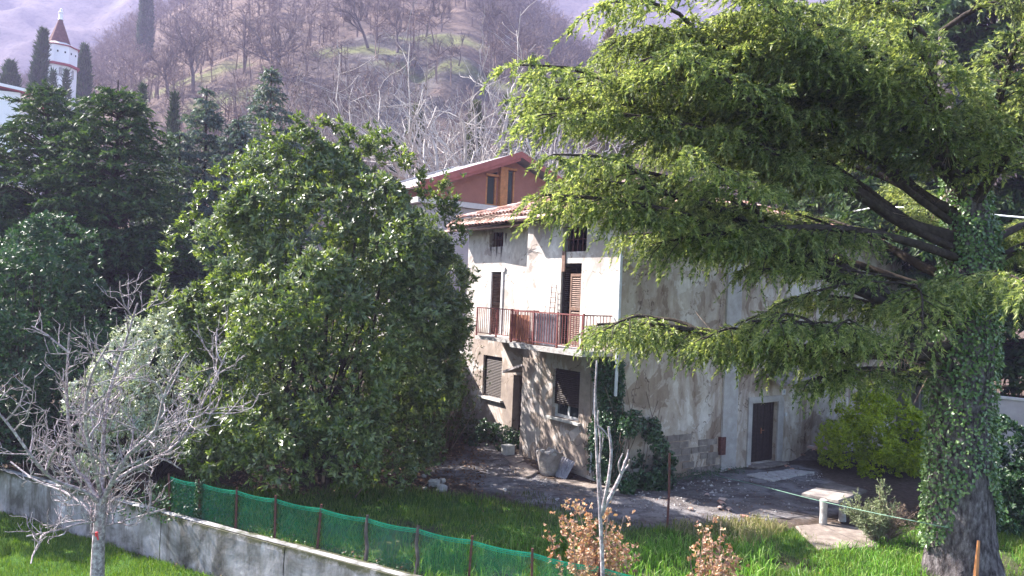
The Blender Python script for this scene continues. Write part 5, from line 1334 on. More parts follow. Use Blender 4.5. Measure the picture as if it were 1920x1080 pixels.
cypress(742, 262, 330, 0, 22, 'small dark cypress left of the rounded green one', n=700, base=np.array([at(742, 300, 60.)[0], 60., float(hz(at(742, 300, 60.)[0], 60.))]), L=.5, w=.16)
cypress(992, 108, 200, 0, 34, 'olive brown cypress rising behind the pale bare trees', 'cypress_b', 1700, base=np.array([at(992, 300, 75.)[0], 75., float(hz(at(992, 300, 75.)[0], 75.))]), L=.55, w=.17)
cypress(888, 195, 300, 0, 46, 'olive cypress behind the left pale bare tree', 'cypress_b', 1700, base=np.array([at(888, 300, 66.)[0], 66., float(hz(at(888, 300, 66.)[0], 66.))]), L=.55, w=.17)
cypress(948, 185, 300, 0, 40, 'olive cypress behind the right pale bare tree', 'cypress_b', 1500, base=np.array([at(948, 300, 68.)[0], 68., float(hz(at(948, 300, 68.)[0], 68.))]), L=.55, w=.17)
cypress(1135, 60, 300, 0, 85, 'broad russet brown conifer behind the cedar bough tips', 'deadtwig', 3000, base=np.array([at(1135, 300, 70.)[0], 70., float(hz(at(1135, 300, 70.)[0], 70.))]), L=.6, w=.17)
cypress(324, 178, 250, 0, 24, 'ivy covered column tree behind the blue spruces', n=900, base=np.array([at(322, 300, 58.)[0], 58., float(hz(at(322, 300, 58.)[0], 58.))]), L=.45, w=.15)
cypress(264, 162, 250, 0, 22, 'slim dark cypress behind the dark conifer group', n=900, base=np.array([at(262, 300, 62.)[0], 62., float(hz(at(262, 300, 62.)[0], 62.))]), L=.45, w=.15)
cypress(158, 88, 165, 0, 26, 'dark pointed conifer right of the bell tower', n=1100, base=np.array([at(156, 160, 110.)[0], 110., float(hz(at(156, 160, 110.)[0], 110.))]), L=.8, w=.22, name='conifer_tree')
cypress(18, 120, 190, 0, 50, 'hazy green bushy tree left of the dark cypress', n=1100, base=np.array([at(18, 160, 92.)[0], 92., float(hz(at(18, 160, 92.)[0], 92.))]), L=.8, w=.22, name='bushy_tree')
cypress(97, 132, 200, 0, 22, 'small dark bush in front of the bell tower, left one', n=420, base=np.array([at(97, 200, 90.)[0], 90., float(hz(at(97, 200, 90.)[0], 90.))]), L=.6, name='bushy_tree')
cypress(122, 134, 200, 0, 20, 'small dark bush in front of the bell tower, right one', n=420, base=np.array([at(122, 200, 90.)[0], 90., float(hz(at(122, 200, 90.)[0], 90.))]), L=.6, name='bushy_tree')

# ------------------------------------------------------------------ bare trees one can tell apart
def hb(px, Y): x = at(px, 300, Y)[0]; return np.array([x, Y, float(hz(x, Y)) - .2])
BP = dict(kids=(5, 4, 4, 3), wig=.16)
for (px, top, bot, Y, lab, mt, fz, P, st_) in (
    (362, 42, 172, None, 'dark bare tree with open crooked crown on the terraced hill', 'brownbark', 500, dict(kids=(7, 5, 4), max=3, rk=.66, ang=.8), 1),
    (517, 20, 145, None, 'bare forked tree on the hill above the tall spruce', 'brownbark', 900, dict(kids=(6, 5, 4), rk=.62), 2),
    (316, 85, 180, None, 'slim bare tree left of the dark crooked one', 'brownbark', 700, BP, 1),
    (799, -10, 70, None, 'bare rounded tree on the upper meadow ledge', 'brownbark', 1400, BP, 1),
    (828, 5, 60, None, 'smaller bare tree right next to the one on the upper meadow', 'brownbark', 800, BP, 1),
    (915, 0, 80, None, 'wide bare tree right of the upper meadow', 'brownbark', 1800, BP, 1),
    (860, 75, 125, None, 'little bare tree standing on the lower meadow edge', 'brownbark', 300, BP, 1),
    (690, -20, 90, None, 'bare tree above the left end of the meadow', 'brownbark', 1500, BP, 1),
    (745, -20, 100, None, 'bare tree over the dark crag', 'brownbark', 1500, BP, 1)):
    b = foot(px, bot); h = at(px, top, b[1])[2] - b[2]
    bare_tree('bare_tree', b, h, lab, mat=mt, r=h * .028, P=P, fuzz=fz, fz=(.9, .07), stems=st_, group='bare trees on the hill')
for (px, top, Y, lab, st_, fz) in ((572, 130, 62., 'pale many stemmed bare tree behind the magnolia, left one', 4, 900), (612, 140, 60., 'pale many stemmed bare tree behind the magnolia, right one', 4, 900), (665, 190, 64., 'pale slender bare tree right of the many stemmed pair', 3, 600)):
    b = hb(px, Y); h = at(px, top, Y)[2] - b[2]
    bare_tree('pale_bare_tree', b, h, lab, mat='paletwig', r=h * .010, P=dict(kids=(7, 5, 4), ang=.45, up=.10, rk=.55, lk=.5, rmin=.014), fuzz=fz * 2, fz=(.8, .04), stems=st_, spreadb=.08)
for (px, top, Y, lab, st_, sp) in ((905, 128, 55., 'whitish plane tree with bright upright limbs behind the red house ridge', 4, .3), (975, 120, 56., 'whitish plane tree right of the first behind the red house ridge', 3, .25), (1035, 200, 54., 'whitish spreading bare tree partly behind the cedar bough', 3, .5)):
    b = hb(px, Y); h = at(px, top, Y)[2] - b[2]
    bare_tree('plane_tree', b, h, lab, mat='planebark', r=h * .019, P=dict(kids=(7, 6, 4), ang=.8, up=.07, rk=.6, lk=.62, rmin=.022, wig=.2), fuzz=500, fz=(.7, .05), stems=st_, spreadb=sp)

# ------------------------------------------------------------------ far woodland: one mass of winter trees
def woodland(N, name='winter_woodland'):
    px = rng.uniform(-420, 2350, N * 3); Y = 62 + (250 - 62) * rng.random(N * 3) ** .75
    x = (px - 960) / 1400 * Y; z = hz(x, Y)
    keep = np.ones(len(px), bool)
    for cx, cy_, r1, r2 in MEADOWS:
        c = foot(cx, cy_); keep &= ((x - c[0]) / (r1 * 1.0)) ** 2 + ((Y - c[1]) / (r2 * 1.6)) ** 2 > 1
    crag = np.exp(-((px - 780) / 120) ** 2) * sstep(92, 100, Y) * (1 - sstep(125, 140, Y)); keep &= rng.random(len(px)) > crag * .45
    keep &= ~((abs(px - 110) < 60) & (Y > 70) & (Y < 106))
    keep &= ~((px > 640) & (px < 1160) & (Y < 78))
    tc = foot(270, 118); keep &= ~((abs(px - 270) < 17) & (Y < tc[1] + 2) & (Y > tc[1] - 22))
    keep &= fbm(x * .05, Y * .05, 17) > .30
    x, Y, z, px = x[keep][:N], Y[keep][:N], z[keep][:N], px[keep][:N]; n = len(x)
    h = (4.5 + 4.5 * rng.random(n)) * (.8 + .5 * fbm(x * .04, Y * .04, 19)); h *= np.where(Y < 80, .75, 1)
    base = np.stack([x, Y, z - .2], 1); mb = MB()
    spikes(mb, base, UPV + .08 * rng.normal(size=(n, 3)), h * .9, .022 * h * 1.6, 0)
    spikes(mb, base, UPV + .08 * rng.normal(size=(n, 3)), h * .85, .02 * h * 1.6, 0)
    K = 12; hh = np.repeat(h, K); bb = np.repeat(base, K, 0); f = .25 + .5 * rng.random(n * K)
    lb = bb + UPV * (hh * f)[:, None]; d = norm(unit(n * K) * [1, 1, .35] + UPV * .5); ll = hh * .40 * (1.15 - .6 * f)
    spikes(mb, lb, d, ll * 1.25, .010 * hh * 1.4, 0)
    K2 = 92; hh = np.repeat(h, K2); nb_ = n * K2; i = np.repeat(np.arange(n) * K, K2) + rng.integers(K, size=nb_)
    q = lb[i] + d[i] * (ll[i] * (.25 + .8 * rng.random(nb_)))[:, None]
    spikes(mb, q, norm(d[i] * .6 + unit(nb_) + UPV * .35), hh * .17 * (.5 + rng.random(nb_)), .0075 * hh + .012, 0)
    tag(mb.build(name, M['woodtwig']), 'mass of leafless purple brown trees covering the hillside', kind='stuff')
woodland(4000)
# ------------------------------------------------------------------ foreground: pruned bare tree, sapling, russet shrubs
b = at(181, 1120, 13.0); b[2] = -1.15
t = empty('pruned_bare_tree', b, 'leafless pruned tree with pale crooked branches in the lower left corner', 'tree')
wd = MB(); FD = 13.0
def limb(pts, r0, r1, dz=0.0, n=14):
    P = smooth_line([at(x, y, FD + d) for x, y, d in pts], n); wd.tube(P, np.linspace(r0, r1, n), 7); return P
main = [limb([(181, 1120, 0), (183, 1060, 0), (186, 990, 0), (190, 930, 0)], .125, .085)]
trunkP = main[0]
scaf0 = [([(188, 950, 0), (215, 890, -.2), (245, 840, -.3), (290, 800, -.5), (310, 720, -.6), (350, 640, -.7)], .075),
        ([(190, 935, 0), (192, 870, .2), (195, 800, .3), (205, 720, .4), (235, 620, .5), (258, 540, .5)], .075),
        ([(188, 950, 0), (165, 900, .1), (140, 870, .2), (130, 800, .3), (125, 700, .3), (130, 600, .2)], .07),
        ([(187, 945, 0), (160, 920, -.3), (100, 895, -.5), (60, 850, -.8), (20, 790, -1.0), (-20, 740, -1.1)], .06),
        ([(190, 925, 0), (240, 880, .4), (300, 850, .7), (350, 800, 1.0), (400, 700, 1.2), (425, 640, 1.3)], .055),
        ([(183, 980, 0), (150, 985, -.4), (100, 1000, -.7), (50, 1010, -.9)], .03),
        ([(190, 930, 0), (175, 860, -.5), (160, 780, -.9), (170, 690, -1.1), (205, 620, -1.2)], .06),
        ([(183, 1020, .1), (172, 1000, .1), (168, 960, .2), (120, 920, .6), (70, 900, 1.0), (20, 860, 1.3)], .04),
        ([(245, 840, -.3), (300, 790, 0), (370, 770, .3), (400, 740, .4)], .035),
        ([(186, 990, 0), (215, 985, .3), (262, 970, .5), (310, 955, .7)], .022)]
scaf = [([(x, 945 - (945 - y) * .93, d) for x, y, d in q], r * .62) for q, r in scaf0]
PB = dict(seg=5, wig=.18, up=.15, tap=.62, sides=(5, 4, 4, 3), kids=(3, 3, 2), **{'from': (.15, .2, .3)}, ang=.95, rk=.62, lk=.62, rmin=.0068, max=2, minz=-.55)
for pts, r in scaf:
    P = limb(pts, r, .015); m = len(P); Lt = np.linalg.norm(np.diff(P, axis=0), axis=1).sum()
    for k in range(int(Lt * 4.6)):
        i = rng.integers(2, m - 1); T = norm(P[i] - P[i - 1]); rd_ = unit(1)[0]; rd_ = norm(rd_ - T * (rd_ @ T))
        d = norm(T * .45 + rd_ * .9 + UPV * .22)
        grow(wd, P[i], d, .36 + .5 * rng.random(), .0115 + .008 * rng.random(), 0, PB, None)
wd.build('branches', M['prunebark'], t, smooth=True)
mb = MB(); c = at(181, 1000, 13.0 - .16); mb.tube([c - UPV * .05, c + UPV * .02], [.02, .025], 6); mb.tube([c + UPV * .01, c + [.05, -.03, -.1]], .012, 4)
tag(mb.build('red_ribbon', M['ribbon']), 'bit of red ribbon tied round the pruned bare tree trunk', 'ribbon')
b = at(1130, 1130, 11.1); b[2] = -.6
t = empty('bare_sapling', b, 'slender leafless sapling with four pale upright stems in front of the house', 'tree')
wd = MB(); FD = 11.1
limb([(1131, 1170, 0), (1130, 1080, 0), (1126, 980, 0), (1120, 870, .0), (1116, 760, 0), (1119, 676, 0)], .038, .013, n=24)
limb([(1128, 965, 0), (1140, 905, -.1), (1146, 850, -.1), (1141, 800, -.1)], .034, .018)
limb([(1120, 800, 0), (1130, 805, 0), (1143, 822, -.05)], .015, .010, n=8)
limb([(1129, 960, 0), (1145, 930, .1), (1163, 893, .15), (1172, 868, .15)], .036, .024)
limb([(1165, 890, .15), (1160, 870, .1), (1168, 850, .1)], .02, .01, n=8); limb([(1170, 870, .15), (1176, 856, .2), (1178, 843, .2)], .02, .012, n=8); limb([(1168, 884, .15), (1178, 872, .2), (1180, 862, .1)], .014, .01, n=8)
limb([(1127, 930, .05), (1124, 880, .1), (1126, 830, .1), (1121, 790, .12), (1122, 770, .1)], .02, .011)
limb([(1122, 800, 0), (1131, 815, .05), (1128, 845, .1)], .010, .008, n=8)
wd.build('stems', M['prunebark'], t, smooth=True)
for (px, py, Y, pxw, ytop, ybot, lab, n, ns) in ((1105, 1085, 12.5, 78, 880, 1075, 'russet leaved shrub round the foot of the bare sapling', 520, 26), (1335, 1110, 11.9, 46, 965, 1090, 'small russet leaved shrub cut by the bottom edge', 330, 20)):
    c = at(px, py, Y); c[2] = -.25; t = empty('russet_shrub', c, lab, 'shrub'); wd = MB(); tp_ = []
    R = pxw * Y / 1400; zt3 = at(px, ytop, Y)[2]
    for k in range(ns):
        a = rng.random() * 2 * pi; rr_ = R * rng.random() ** .6; h = (zt3 - c[2]) * (.45 + .6 * rng.random()) * (1 - .35 * (rr_ / R))
        e = c + [cos(a) * rr_ * 1.15, sin(a) * rr_, h]; m_ = c * .5 + e * .5 + [cos(a) * rr_ * .15, sin(a) * rr_ * .15, 0] + rng.normal(size=3) * .05
        S = smooth_line([c + [cos(a) * .1, sin(a) * .1, 0], m_, e], 10); wd.tube(S, np.linspace(.012, .004, 10), 4, cap=False)
        for s in S[3:]: tp_ += [s + rng.normal(size=3) * .07 for _ in range(max(1, n // ns // 4))]
    wd.build('stem', M['deadtwig'], t); T_ = np.array(tp_); mb = MB(); rosettes(mb, T_, unit(len(T_)) + UPV * .4, 5, .058, .042, jit=.02); mb.build('foliage', M['russet'], t)

# ------------------------------------------------------------------ stone table, slab, pole, stake, cable, rubble
q = [gnd(1503, 924, .66), gnd(1573, 938, .66), gnd(1628, 919, .66), gnd(1556, 904, .66)]
t = empty('stone_table', gnd(1560, 975, 0), 'old stone slab table on two round legs beside the ground slab', 'table')
def slabmesh(q, th, mat, name, parent=None, jag=0):
    q = [np.array(p, float) for p in q]; P = []
    for a_, b_ in zip(q, q[1:] + q[:1]):
        n_ = max(1, int(np.linalg.norm(b_ - a_) / .18))
        for k in range(n_): P.append(a_ + (b_ - a_) * k / n_ + np.array([rng.normal(), rng.normal(), 0]) * jag)
    P = np.array(P); n_ = len(P); mb = MB(); c_ = P.mean(0)
    ins = c_ + (P - c_) * .97; ins[:, 2] = P[:, 2]; lowr = P - [0, 0, .012 + 0]
    mb.add(np.vstack([ins, lowr, P - [0, 0, th]]), [(k, (k + 1) % n_, n_ + (k + 1) % n_, n_ + k)[::-1] for k in range(n_)] + [(n_ + k, n_ + (k + 1) % n_, 2 * n_ + (k + 1) % n_, 2 * n_ + k)[::-1] for k in range(n_)])
    mb.add(ins, [tuple(range(n_))]); mb.add(P - [0, 0, th], [tuple(range(n_ - 1, -1, -1))])
    return mb.build(name, mat, parent)
slabmesh([q[0], q[1], (q[1] + q[2] * 1) / 2, (q[0] + q[3]) / 2], .07, M['tablestone'], 'front_slab', t, .006)
slabmesh([(q[0] + q[3]) / 2 + [0, .02, .004], (q[1] + q[2]) / 2 + [0, .02, .004], q[2] + [0, .02, .004], q[3] + [0, .02, .004]], .06, M['tabledark'], 'rear_slab', t, .01)
for x, y in ((1543, 986), (1579, 977)):
    g = gnd(x, y, .02); mb = MB(); mb.tube([g, g + UPV * .2, g + UPV * .4, g + UPV * .59], [.085, .078, .08, .09], 12); mb.build('leg', M['stone'], t, smooth=True)
o = slabmesh([gnd(1492, 986, .06), gnd(1536, 1030, .06), gnd(1638, 1024, .06), gnd(1652, 1006, .06), gnd(1612, 990, .06), gnd(1560, 978, .06)], .14, M['slab'], 'ground_slab', None, .02)
tag(o, 'broken brown concrete slab lying in the grass in front of the stone table', 'slab')
p = gnd(1251, 990, 0); mb = MB(); mb.tube([p - UPV * .1, p + [.01, 0, .8], p + [-.01, 0, 1.63]], .026, 8); tag(mb.build('rusty_pole', M['rust']), 'rusty iron pole standing alone at the courtyard edge', 'pole')
mb = MB(); pts = [at(1342, 886, 21.0), at(1430, 912, 18.5), at(1520, 935, 16.2), at(1640, 962, 14.6), at(1776, 989, 13.45)]; pts[0][2] = .12
mb.tube(smooth_line(pts, 30), .008, 5); tag(mb.build('green_wire', M['cable']), 'pale green wire stretched from the cedar trunk across the courtyard', 'wire')
p = at(1828, 1100, 13.1); p2 = at(1835, 1014, 13.3); mb = MB(); mb.tube([p, p2], [.05, .025], 5); tag(mb.build('wooden_stake', M['wood_orange']), 'thin orange brown stake leaning on the foot of the cedar trunk', 'stake')
def rock(c, s, seed, mat='stone', name='stone'):
    n1, n2 = 8, 6; V = []
    for i in range(n2 + 1):
        for j in range(n1):
            th, ph = pi * i / n2, 2 * pi * j / n1; d = np.array([sin(th) * cos(ph), sin(th) * sin(ph), cos(th)])
            k = .5 + 1.0 * float(fbm(d[0] * 1.3 + seed * 3.7, d[1] * 1.3 + d[2] * 1.9 + seed, 99, 2)); d = np.sign(d) * abs(d) ** .8; V.append(c + d * np.array(s) * k)
    mb = MB(); mb.add(V, [(i * n1 + j, i * n1 + (j + 1) % n1, (i + 1) * n1 + (j + 1) % n1, (i + 1) * n1 + j)[::-1] for i in range(n2) for j in range(n1)]); return mb.build(name, M[mat])
for k, (x, y, s, lab) in enumerate(((813, 907, .17, 'largest grey stone of the little heap at the grass edge'), (829, 917, .15, 'pale stone lying right in front of the largest stone'), (829, 903, .10, 'small stone leaning behind the pale one in the heap'), (795, 893, .07, 'small stone left of the heap beside a stick'), (797, 916, .06, 'smallest stone at the front left of the heap'), (947, 918, .05, 'tiny white stone lying alone on the courtyard'))):
    tag(rock(gnd(x, y, s * .3), (s, s * .8, s * .75), k * 3.1), lab, 'stone', 'loose stones at the courtyard edge')
mb = MB(); mb.tube([gnd(786, 917, .03), gnd(806, 903, .1)], .012, 5); tag(mb.build('stick', M['deadtwig']), 'dead stick lying beside the stone heap', 'stick')
mb = MB(); mb.tube(smooth_line([gnd(664, 934, .02), gnd(686, 905, .5), at(704, 868, 18.0)], 8), .016, 6); tag(mb.build('leaning_stick', M['deadtwig']), 'long pale stick leaning into the thicket from the grass', 'stick')
# rubble sack with ragged mouth
c = gnd(1028, 890, 0); t = empty('rubble_sack', c, 'stiff dirty sack of rubble standing against the house wall', 'sack')
mb = MB(); n_ = 20; V = []
for f, r in ((0, .20), (.1, .23), (.35, .25), (.6, .29), (.85, .34), (1.0, .37), (.93, .33), (.8, .29)):
    for k in range(n_):
        a = 2 * pi * k / n_; w = 1 + .16 * float(fbm(a * 1.5, f * 2, 44, 2)) - .08 + .05 * cos(a * 4)
        V.append(c + np.array([cos(a) * r * w, sin(a) * r * .75 * w, f * .66 + (.05 * sin(a * 5 + 1) + .04 * sin(a * 9) if f > .9 else 0)]))
mb.add(V, [(i * n_ + j, i * n_ + (j + 1) % n_, (i + 1) * n_ + (j + 1) % n_, (i + 1) * n_ + j) for i in range(7) for j in range(n_)]); mb.add(V[-n_:], [tuple(range(n_))]); mb.build('sack_wall', M['sack'], t)
for k in range(9):
    o = rock(c + [rng.normal() * .13, rng.normal() * .1, .6 + rng.random() * .06], (.08, .06, .05), k * 1.7 + 2, name='rubble_piece'); l = wloc(o); o.parent = t; o.location = Vector(l - wloc(t))
# corrugated sheet
P0, P1, P2, P3 = gnd(1041, 893, .02), gnd(1060, 899, .02), gnd(1077, 892, .0) + UPV * .38, gnd(1050, 881, 0) + UPV * .42
mb = MB(); n_ = 50; nn = norm(np.cross(P1 - P0, P3 - P0)); u_, v_ = P3 - P0, P1 - P0
V = [];
for e in (P0, P3):
    f_ = P1 if e is P0 else P2
    for k in range(n_): V.append(e + (f_ - e) * k / (n_ - 1) + nn * .022 * sin(2 * pi * 6 * k / n_))
mb.add(V, [(k, k + 1, n_ + k + 1, n_ + k) for k in range(n_ - 1)]); tag(mb.build('corrugated_sheet', M['tarp'], smooth=True), 'small corrugated sheet leaning beside the rubble sack', 'sheet')
for k, (pp, lab) in enumerate((([(948, 858), (975, 850), (985, 862), (962, 872)], 'broken pale slab fragment nearest the doorway of the recess'), ([(955, 872), (985, 866), (1012, 884), (990, 893), (968, 886)], 'larger broken pale slab fragment left of the rubble sack'), ([(1040, 897), (1075, 900), (1140, 912), (1110, 916), (1060, 908)], 'thin broken slab along the foot of the front wall'), ([(1400, 889), (1480, 879), (1525, 884), (1450, 900)], 'worn concrete apron in front of the side door'), ([(828, 806), (885, 800), (890, 808), (835, 816)], 'pale kerb slab at the left end of the house'))):
    tag(slabmesh([gnd(x, y, .05) for x, y in pp], .08, M['slab'] if k != 3 else M['stone'], 'slab_fragment', None, .02), lab, 'slab')
# heap of old roof tiles and boards
t = empty('tile_heap', gnd(1518, 850, 0), 'heap of broken roof tiles and boards dumped against the side wall', 'heap')
for k in range(34):
    g = gnd(1488 + rng.random() * 62, 846 + rng.random() * 16 - .0, 0) + UPV * (.08 + .32 * rng.random()); a = rng.random() * 2 * pi; u = np.array([cos(a), sin(a), rng.normal() * .3]); u = norm(u); v = norm(np.cross(UPV, u)); w = np.cross(u, v)
    if k % 3: inst(tme, 'tile', g, t, np.array([v, u, w]))
    else: mb = MB(); mb.box(g, (.3 + .2 * rng.random(), .05, .012), np.array([u, v, w])); mb.build('board', M['wood_brown' if k % 2 else 'white'], t)
mb = MB(); P = at(1518, 865, 24.0); n_ = 14
X, Y = np.meshgrid(np.linspace(-1.3, 1.6, n_), np.linspace(-.7, .9, n_)); cc = gnd(1520, 856, 0); Z = .36 * np.exp(-((X / .9) ** 2 + (Y / .5) ** 2)) * (1 + .5 * (fbm(X * 3, Y * 3, 12) - .5)) - .03
Z = np.maximum(Z, -.06)
i = np.arange(n_ - 1)[:, None] * n_; j = np.arange(n_ - 1)[None]; mb.add(np.stack([cc[0] + X, cc[1] + Y, Z], -1).reshape(-1, 3), np.stack([i + j, i + j + 1, i + n_ + j + 1, i + n_ + j], -1).reshape(-1, 4)); mb.build('rubble_mound', plain('dark_rubble_soil', (.10, .08, .075), .95, var=.5), t)
for k, (x, y) in enumerate(((1349, 940), (1362, 938), (1352, 951), (1366, 953), (1294, 957), (1325, 930), (1357, 946), (1388, 968), (1478, 876), (1486, 880), (1358, 879))):
    g = gnd(x, y, .02); a = rng.random() * 6; u = np.array([cos(a), sin(a), 0]); v = np.array([-sin(a), cos(a), 0]); o = inst(tme, 'tile_shard', g, None, np.array([u * .7, v * .45, UPV * .6]))
    tag(o, ('leftmost upper piece of the cluster of tile pieces in mid courtyard', 'upper right piece of the tile cluster in mid courtyard', 'lower left piece of the tile cluster in mid courtyard', 'lower right piece of the tile cluster in mid courtyard', 'lone tile piece left of the cluster nearer the pole', 'lone tile piece farthest back in the courtyard', 'middle piece of the tile cluster in mid courtyard', 'lone tile piece nearest the grass edge right of the cluster', 'tile piece beside the door step, left one', 'tile piece beside the door step, right one', 'orange tile piece at the foot of the pilaster')[k], 'tile', 'roof tile pieces on the courtyard')
# grey green dwarf shrub, half dead
c = gnd(1652, 1018, 0); t = empty('grey_shrub', c, 'low grey green needle shrub with a dead brown right half', 'shrub')
for nm, mt, off, n_, hh, wx in (('green_foliage', 'greyshrub', -.28, 900, 1.02, .52), ('dead_twigs', 'deadtwig', .34, 600, .82, .34)):
    mb = MB(); wd = MB(); Bq, Dq = [], []
    for k in range(26):
        a = rng.random() * 2 * pi; e = c + [off + cos(a) * wx * rng.random() ** .5, sin(a) * .4 * rng.random() ** .5, hh * (.35 + .6 * rng.random())]
        if nm == 'green_foliage' and k < 3: e = c + [-.06 + .05 * k, 0, 1.28 - .1 * k]
        S = smooth_line([c + [off * .3, 0, 0], (c + e) / 2 + [off * .15, 0, .05], e], 9); wd.tube(S, np.linspace(.014, .004, 9), 4, cap=False)
        for s in S[2:]: Bq += [s + rng.normal(size=3) * .045 for _ in range(n_ // 160)]; Dq += [norm(S[-1] - S[0]) + rng.normal(size=3) * .6 for _ in range(n_ // 160)]
    needles(mb, np.array(Bq), np.array(Dq), .13, 9, .05, .017 if nm == 'green_foliage' else .008, 1.0); wd.build('stem', M['deadtwig'], t); mb.build(nm, M[mt], t)

# ------------------------------------------------------------------ grass, weeds, litter
def blades(mb, P, h, w, lean=.35, segs=1, curl=.3):
    n_ = len(P); a = rng.random(n_) * 2 * pi; s = np.stack([np.cos(a), np.sin(a), 0 * a], 1); b2 = rng.random(n_) * 2 * pi
    ld = np.stack([np.cos(b2), np.sin(b2), 0 * b2], 1) * (lean * rng.random(n_))[:, None]; h = np.broadcast_to(h, (n_,))[:, None]; w = np.broadcast_to(w, (n_,))[:, None]
    if segs == 1:
        V = np.stack([P + s * w / 2, P - s * w / 2, P + (UPV + ld) * h], 1).reshape(-1, 3); mb.add(V, np.arange(n_ * 3).reshape(-1, 3)); return
    m1 = P + (UPV + ld * .6) * h * .55; m2 = P + (UPV * .85 + ld * 1.6) * h * .95 ; tip = P + (UPV * (.95 - curl) + ld * 3.0) * h
    V = np.stack([P + s * w / 2, P - s * w / 2, m1 + s * w * .45, m1 - s * w * .45, m2 + s * w * .3, m2 - s * w * .3, tip], 1).reshape(-1, 3); k = np.arange(n_)[:, None] * 7
    mb.add(V, np.concatenate([k + [[0, 1, 3]], k + [[0, 3, 2]], k + [[2, 3, 5]], k + [[2, 5, 4]], k + [[4, 5, 6]]]))
def scatter(n, xr, yr, cond):
    x = rng.uniform(*xr, n); y = rng.uniform(*yr, n); k = cond(x, y); x, y = x[k], y[k]
    P = np.stack([x, y, near_z(x, y) - .01], 1); q = P - CAM; D = q @ _f
    px = W0 / 2 + FPX * (q @ cR) / D; py = H0 / 2 - FPX * (q @ cU) / D
    v = (D > 1) & (px > -120) & (px < 2040) & (py < 1230); return P[v]
low = lambda x, y: y < wallY(x) - .05
P = scatter(150000, (-16, -1.5), (10.5, 20), low); mb = MB(); cl = fbm(P[:, 0] * 2, P[:, 1] * 2, 33); blades(mb, P, .05 + .11 * cl, .016, .6)
tag(mb.build('lower_lawn_grass', M['grass']), 'short bright green grass below the concrete wall', kind='stuff')
up = lambda x, y: (y > wallY(x) + .12) & (rng.random(len(x)) < grassmask(x, y) * 1.1 - .05)
P = scatter(210000, (-9, 14), (6.5, 21), up); mb = MB(); cl = fbm(P[:, 0] * 1.1, P[:, 1] * 1.1, 34); P = P[rng.random(len(P)) < .35 + cl]; cl = fbm(P[:, 0] * 1.1, P[:, 1] * 1.1, 34)
blades(mb, P, .05 + .24 * cl ** 1.5, .017, .7); tag(mb.build('garden_grass', M['grass']), 'uneven long grass between the green fence and the courtyard', kind='stuff')
def weeds(poly, n, h, mat, name, lab, w=.016):
    p = np.array(poly); k = scatter(n, (p[:, 0].min(), p[:, 0].max()), (p[:, 1].min(), p[:, 1].max()), lambda x, y: inpoly(x, y, poly) & (fbm(x * 1.6, y * 1.6, 35) > .36))
    mb = MB(); hh = h * (.35 + 1.0 * rng.random(len(k)) * fbm(k[:, 0] * 1.5, k[:, 1] * 1.5, 36)); blades(mb, k, hh, w, .38, 3); tag(mb.build(name, M[mat]), lab, kind='stuff')
weeds(gpoly([(770, 1075), (800, 1040), (1060, 1050), (1330, 1030), (1450, 1060), (1480, 1300), (800, 1300)], -.2), 9000, .5, 'weed', 'tall_weeds', 'tall pale green weeds behind the right part of the green fence')
weeds(gpoly([(1480, 1080), (1560, 1040), (1640, 1020), (1740, 995), (1755, 1200), (1470, 1200)], -.05), 7000, .34, 'weed', 'slab_weeds', 'sunlit tufted grass between the ground slab and the cedar trunk')
weeds(gpoly([(1870, 1060), (1900, 960), (2100, 930), (2100, 1200), (1870, 1200)], -.05), 4000, .3, 'weed', 'right_weeds', 'tufted grass at the right edge beyond the trunk')
weeds(gpoly([(1260, 985), (1420, 975), (1480, 1000), (1420, 1030), (1270, 1025)], -.05), 2600, .30, 'drygrass', 'dry_weeds', 'dry straw coloured weeds at the courtyard edge')
weeds(gpoly([(880, 930), (1010, 925), (1100, 975), (1240, 985), (1150, 1010), (900, 960)], -.02), 2600, .16, 'thicket', 'edge_weeds', 'dull low weeds along the broken courtyard edge')
def grounds(n, poly, mat, name, lab, L, z=.02, flat=.35):
    p = np.array(poly); k = scatter(n, (p[:, 0].min(), p[:, 0].max()), (p[:, 1].min(), p[:, 1].max()), lambda x, y: inpoly(x, y, poly))
    mb = MB(); m_ = len(k); leaves(mb, k + UPV * z * (1 + 2 * rng.random((m_, 1))), unit(m_) * [1, 1, flat], UPV + flat * unit(m_), L * (.6 + .8 * rng.random(m_)), L * .6, fold=.2); tag(mb.build(name, M[mat]), lab, kind='stuff')
grounds(9000, gpoly([(380, 900), (460, 800), (640, 780), (860, 800), (920, 850), (900, 930), (700, 930), (500, 930)]), 'litter', 'leaf_litter', 'brown fallen leaves under the magnolia and thicket', .09)
grounds(1500, gpoly([(900, 850), (1200, 900), (1500, 880), (1560, 960), (1300, 985), (1000, 940)]), 'litter', 'court_litter', 'scattered fallen leaves on the grey courtyard', .05, .03)
xa = np.linspace(-13.4, -1.6, 30); strip = [(x, wallY(x) - .03) for x in xa] + [(x, fenceY(x) + .25 + (.5 if x < -6 else 0)) for x in xa[::-1]]
grounds(9000, strip, 'ivy', 'wall_top_ivy', 'creeping ivy and dead leaves along the top of the concrete wall', .06, .05, .8)
grounds(3500, strip, 'litter', 'wall_top_litter', 'dry leaves caught under the green fence', .06, .05, .8)
grounds(3500, gpoly([(1190, 905), (1250, 895), (1400, 882), (1395, 893), (1240, 912)]), 'ivy', 'wall_foot_weeds', 'low weeds along the foot of the side wall', .05, .06, .9)
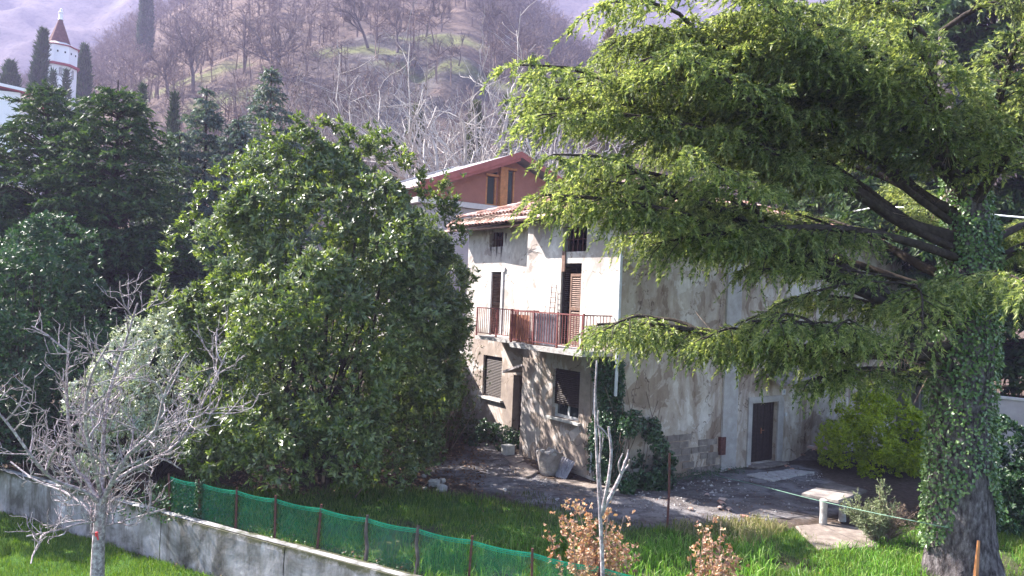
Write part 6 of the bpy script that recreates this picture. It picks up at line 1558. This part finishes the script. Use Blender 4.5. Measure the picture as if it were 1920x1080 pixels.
P = scatter(30000, (-9, 14), (6.5, 21), up); P = P[fbm(P[:, 0] * 1.7, P[:, 1] * 1.7, 37) > .52]; mb = MB(); blades(mb, P, .06 + .16 * rng.random(len(P)), .012, 1.1); tag(mb.build('dead_straw', M['drygrass']), 'dead straw lying through the garden grass', kind='stuff')
grounds(3000, GRASS[0], 'litter', 'lawn_litter', 'scattered dead leaves on the garden grass', .06, .05, .6)
# ivy on the second fence post and its foot
t = empty('post_ivy', fence_at(374), 'ivy wrapped round the second fence post from the left', 'ivy'); mb = MB(); n_ = 420; z = rng.random(n_) * .95; a = rng.random(n_) * 2 * pi
P = fence_at(374) + np.stack([np.cos(a) * .07, np.sin(a) * .07, z], 1); leaves(mb, P, unit(n_) - UPV * .5, unit(n_), .06, .05); 
P = fence_at(330) + np.stack([rng.normal(size=700) * .55, rng.normal(size=700) * .22, rng.random(700) ** 1.5 * .7], 1); leaves(mb, P, unit(700) - UPV * .5, unit(700), .07, .06); mb.build('ivy_leaves', M['ivy'], t)

# crumbs of stone and mortar over the courtyard
pl_ = gpoly([(880, 870), (960, 860), (1010, 885), (1200, 912), (1400, 895), (1540, 880), (1560, 950), (1300, 980), (1050, 945)])
p = np.array(pl_); k = scatter(4200, (p[:, 0].min(), p[:, 0].max()), (p[:, 1].min(), p[:, 1].max()), lambda x, y: inpoly(x, y, pl_) & (rng.random(len(x)) < .15 + sstep(.5, .7, fbm(x * 1.1, y * 1.1, 66))))
n_ = len(k); r = (.008 + .035 * rng.random(n_) ** 3)[:, None, None]; d = np.array([[1, 0, 0], [0, 1, 0], [-1, 0, 0], [0, -1, 0], [0, 0, .8], [0, 0, -.6]])[None] * (1 + .4 * rng.normal(size=(n_, 6, 1)))
F = np.array([[0, 1, 4], [1, 2, 4], [2, 3, 4], [3, 0, 4], [1, 0, 5], [2, 1, 5], [3, 2, 5], [0, 3, 5]])
mb = MB(); mb.add(((k + UPV * .012)[:, None] + d * r).reshape(-1, 3), (np.arange(n_)[:, None, None] * 6 + F[None]).reshape(-1, 3)); tag(mb.build('mortar_crumbs', M['stone']), 'small crumbs of stone and fallen plaster on the courtyard', kind='stuff')
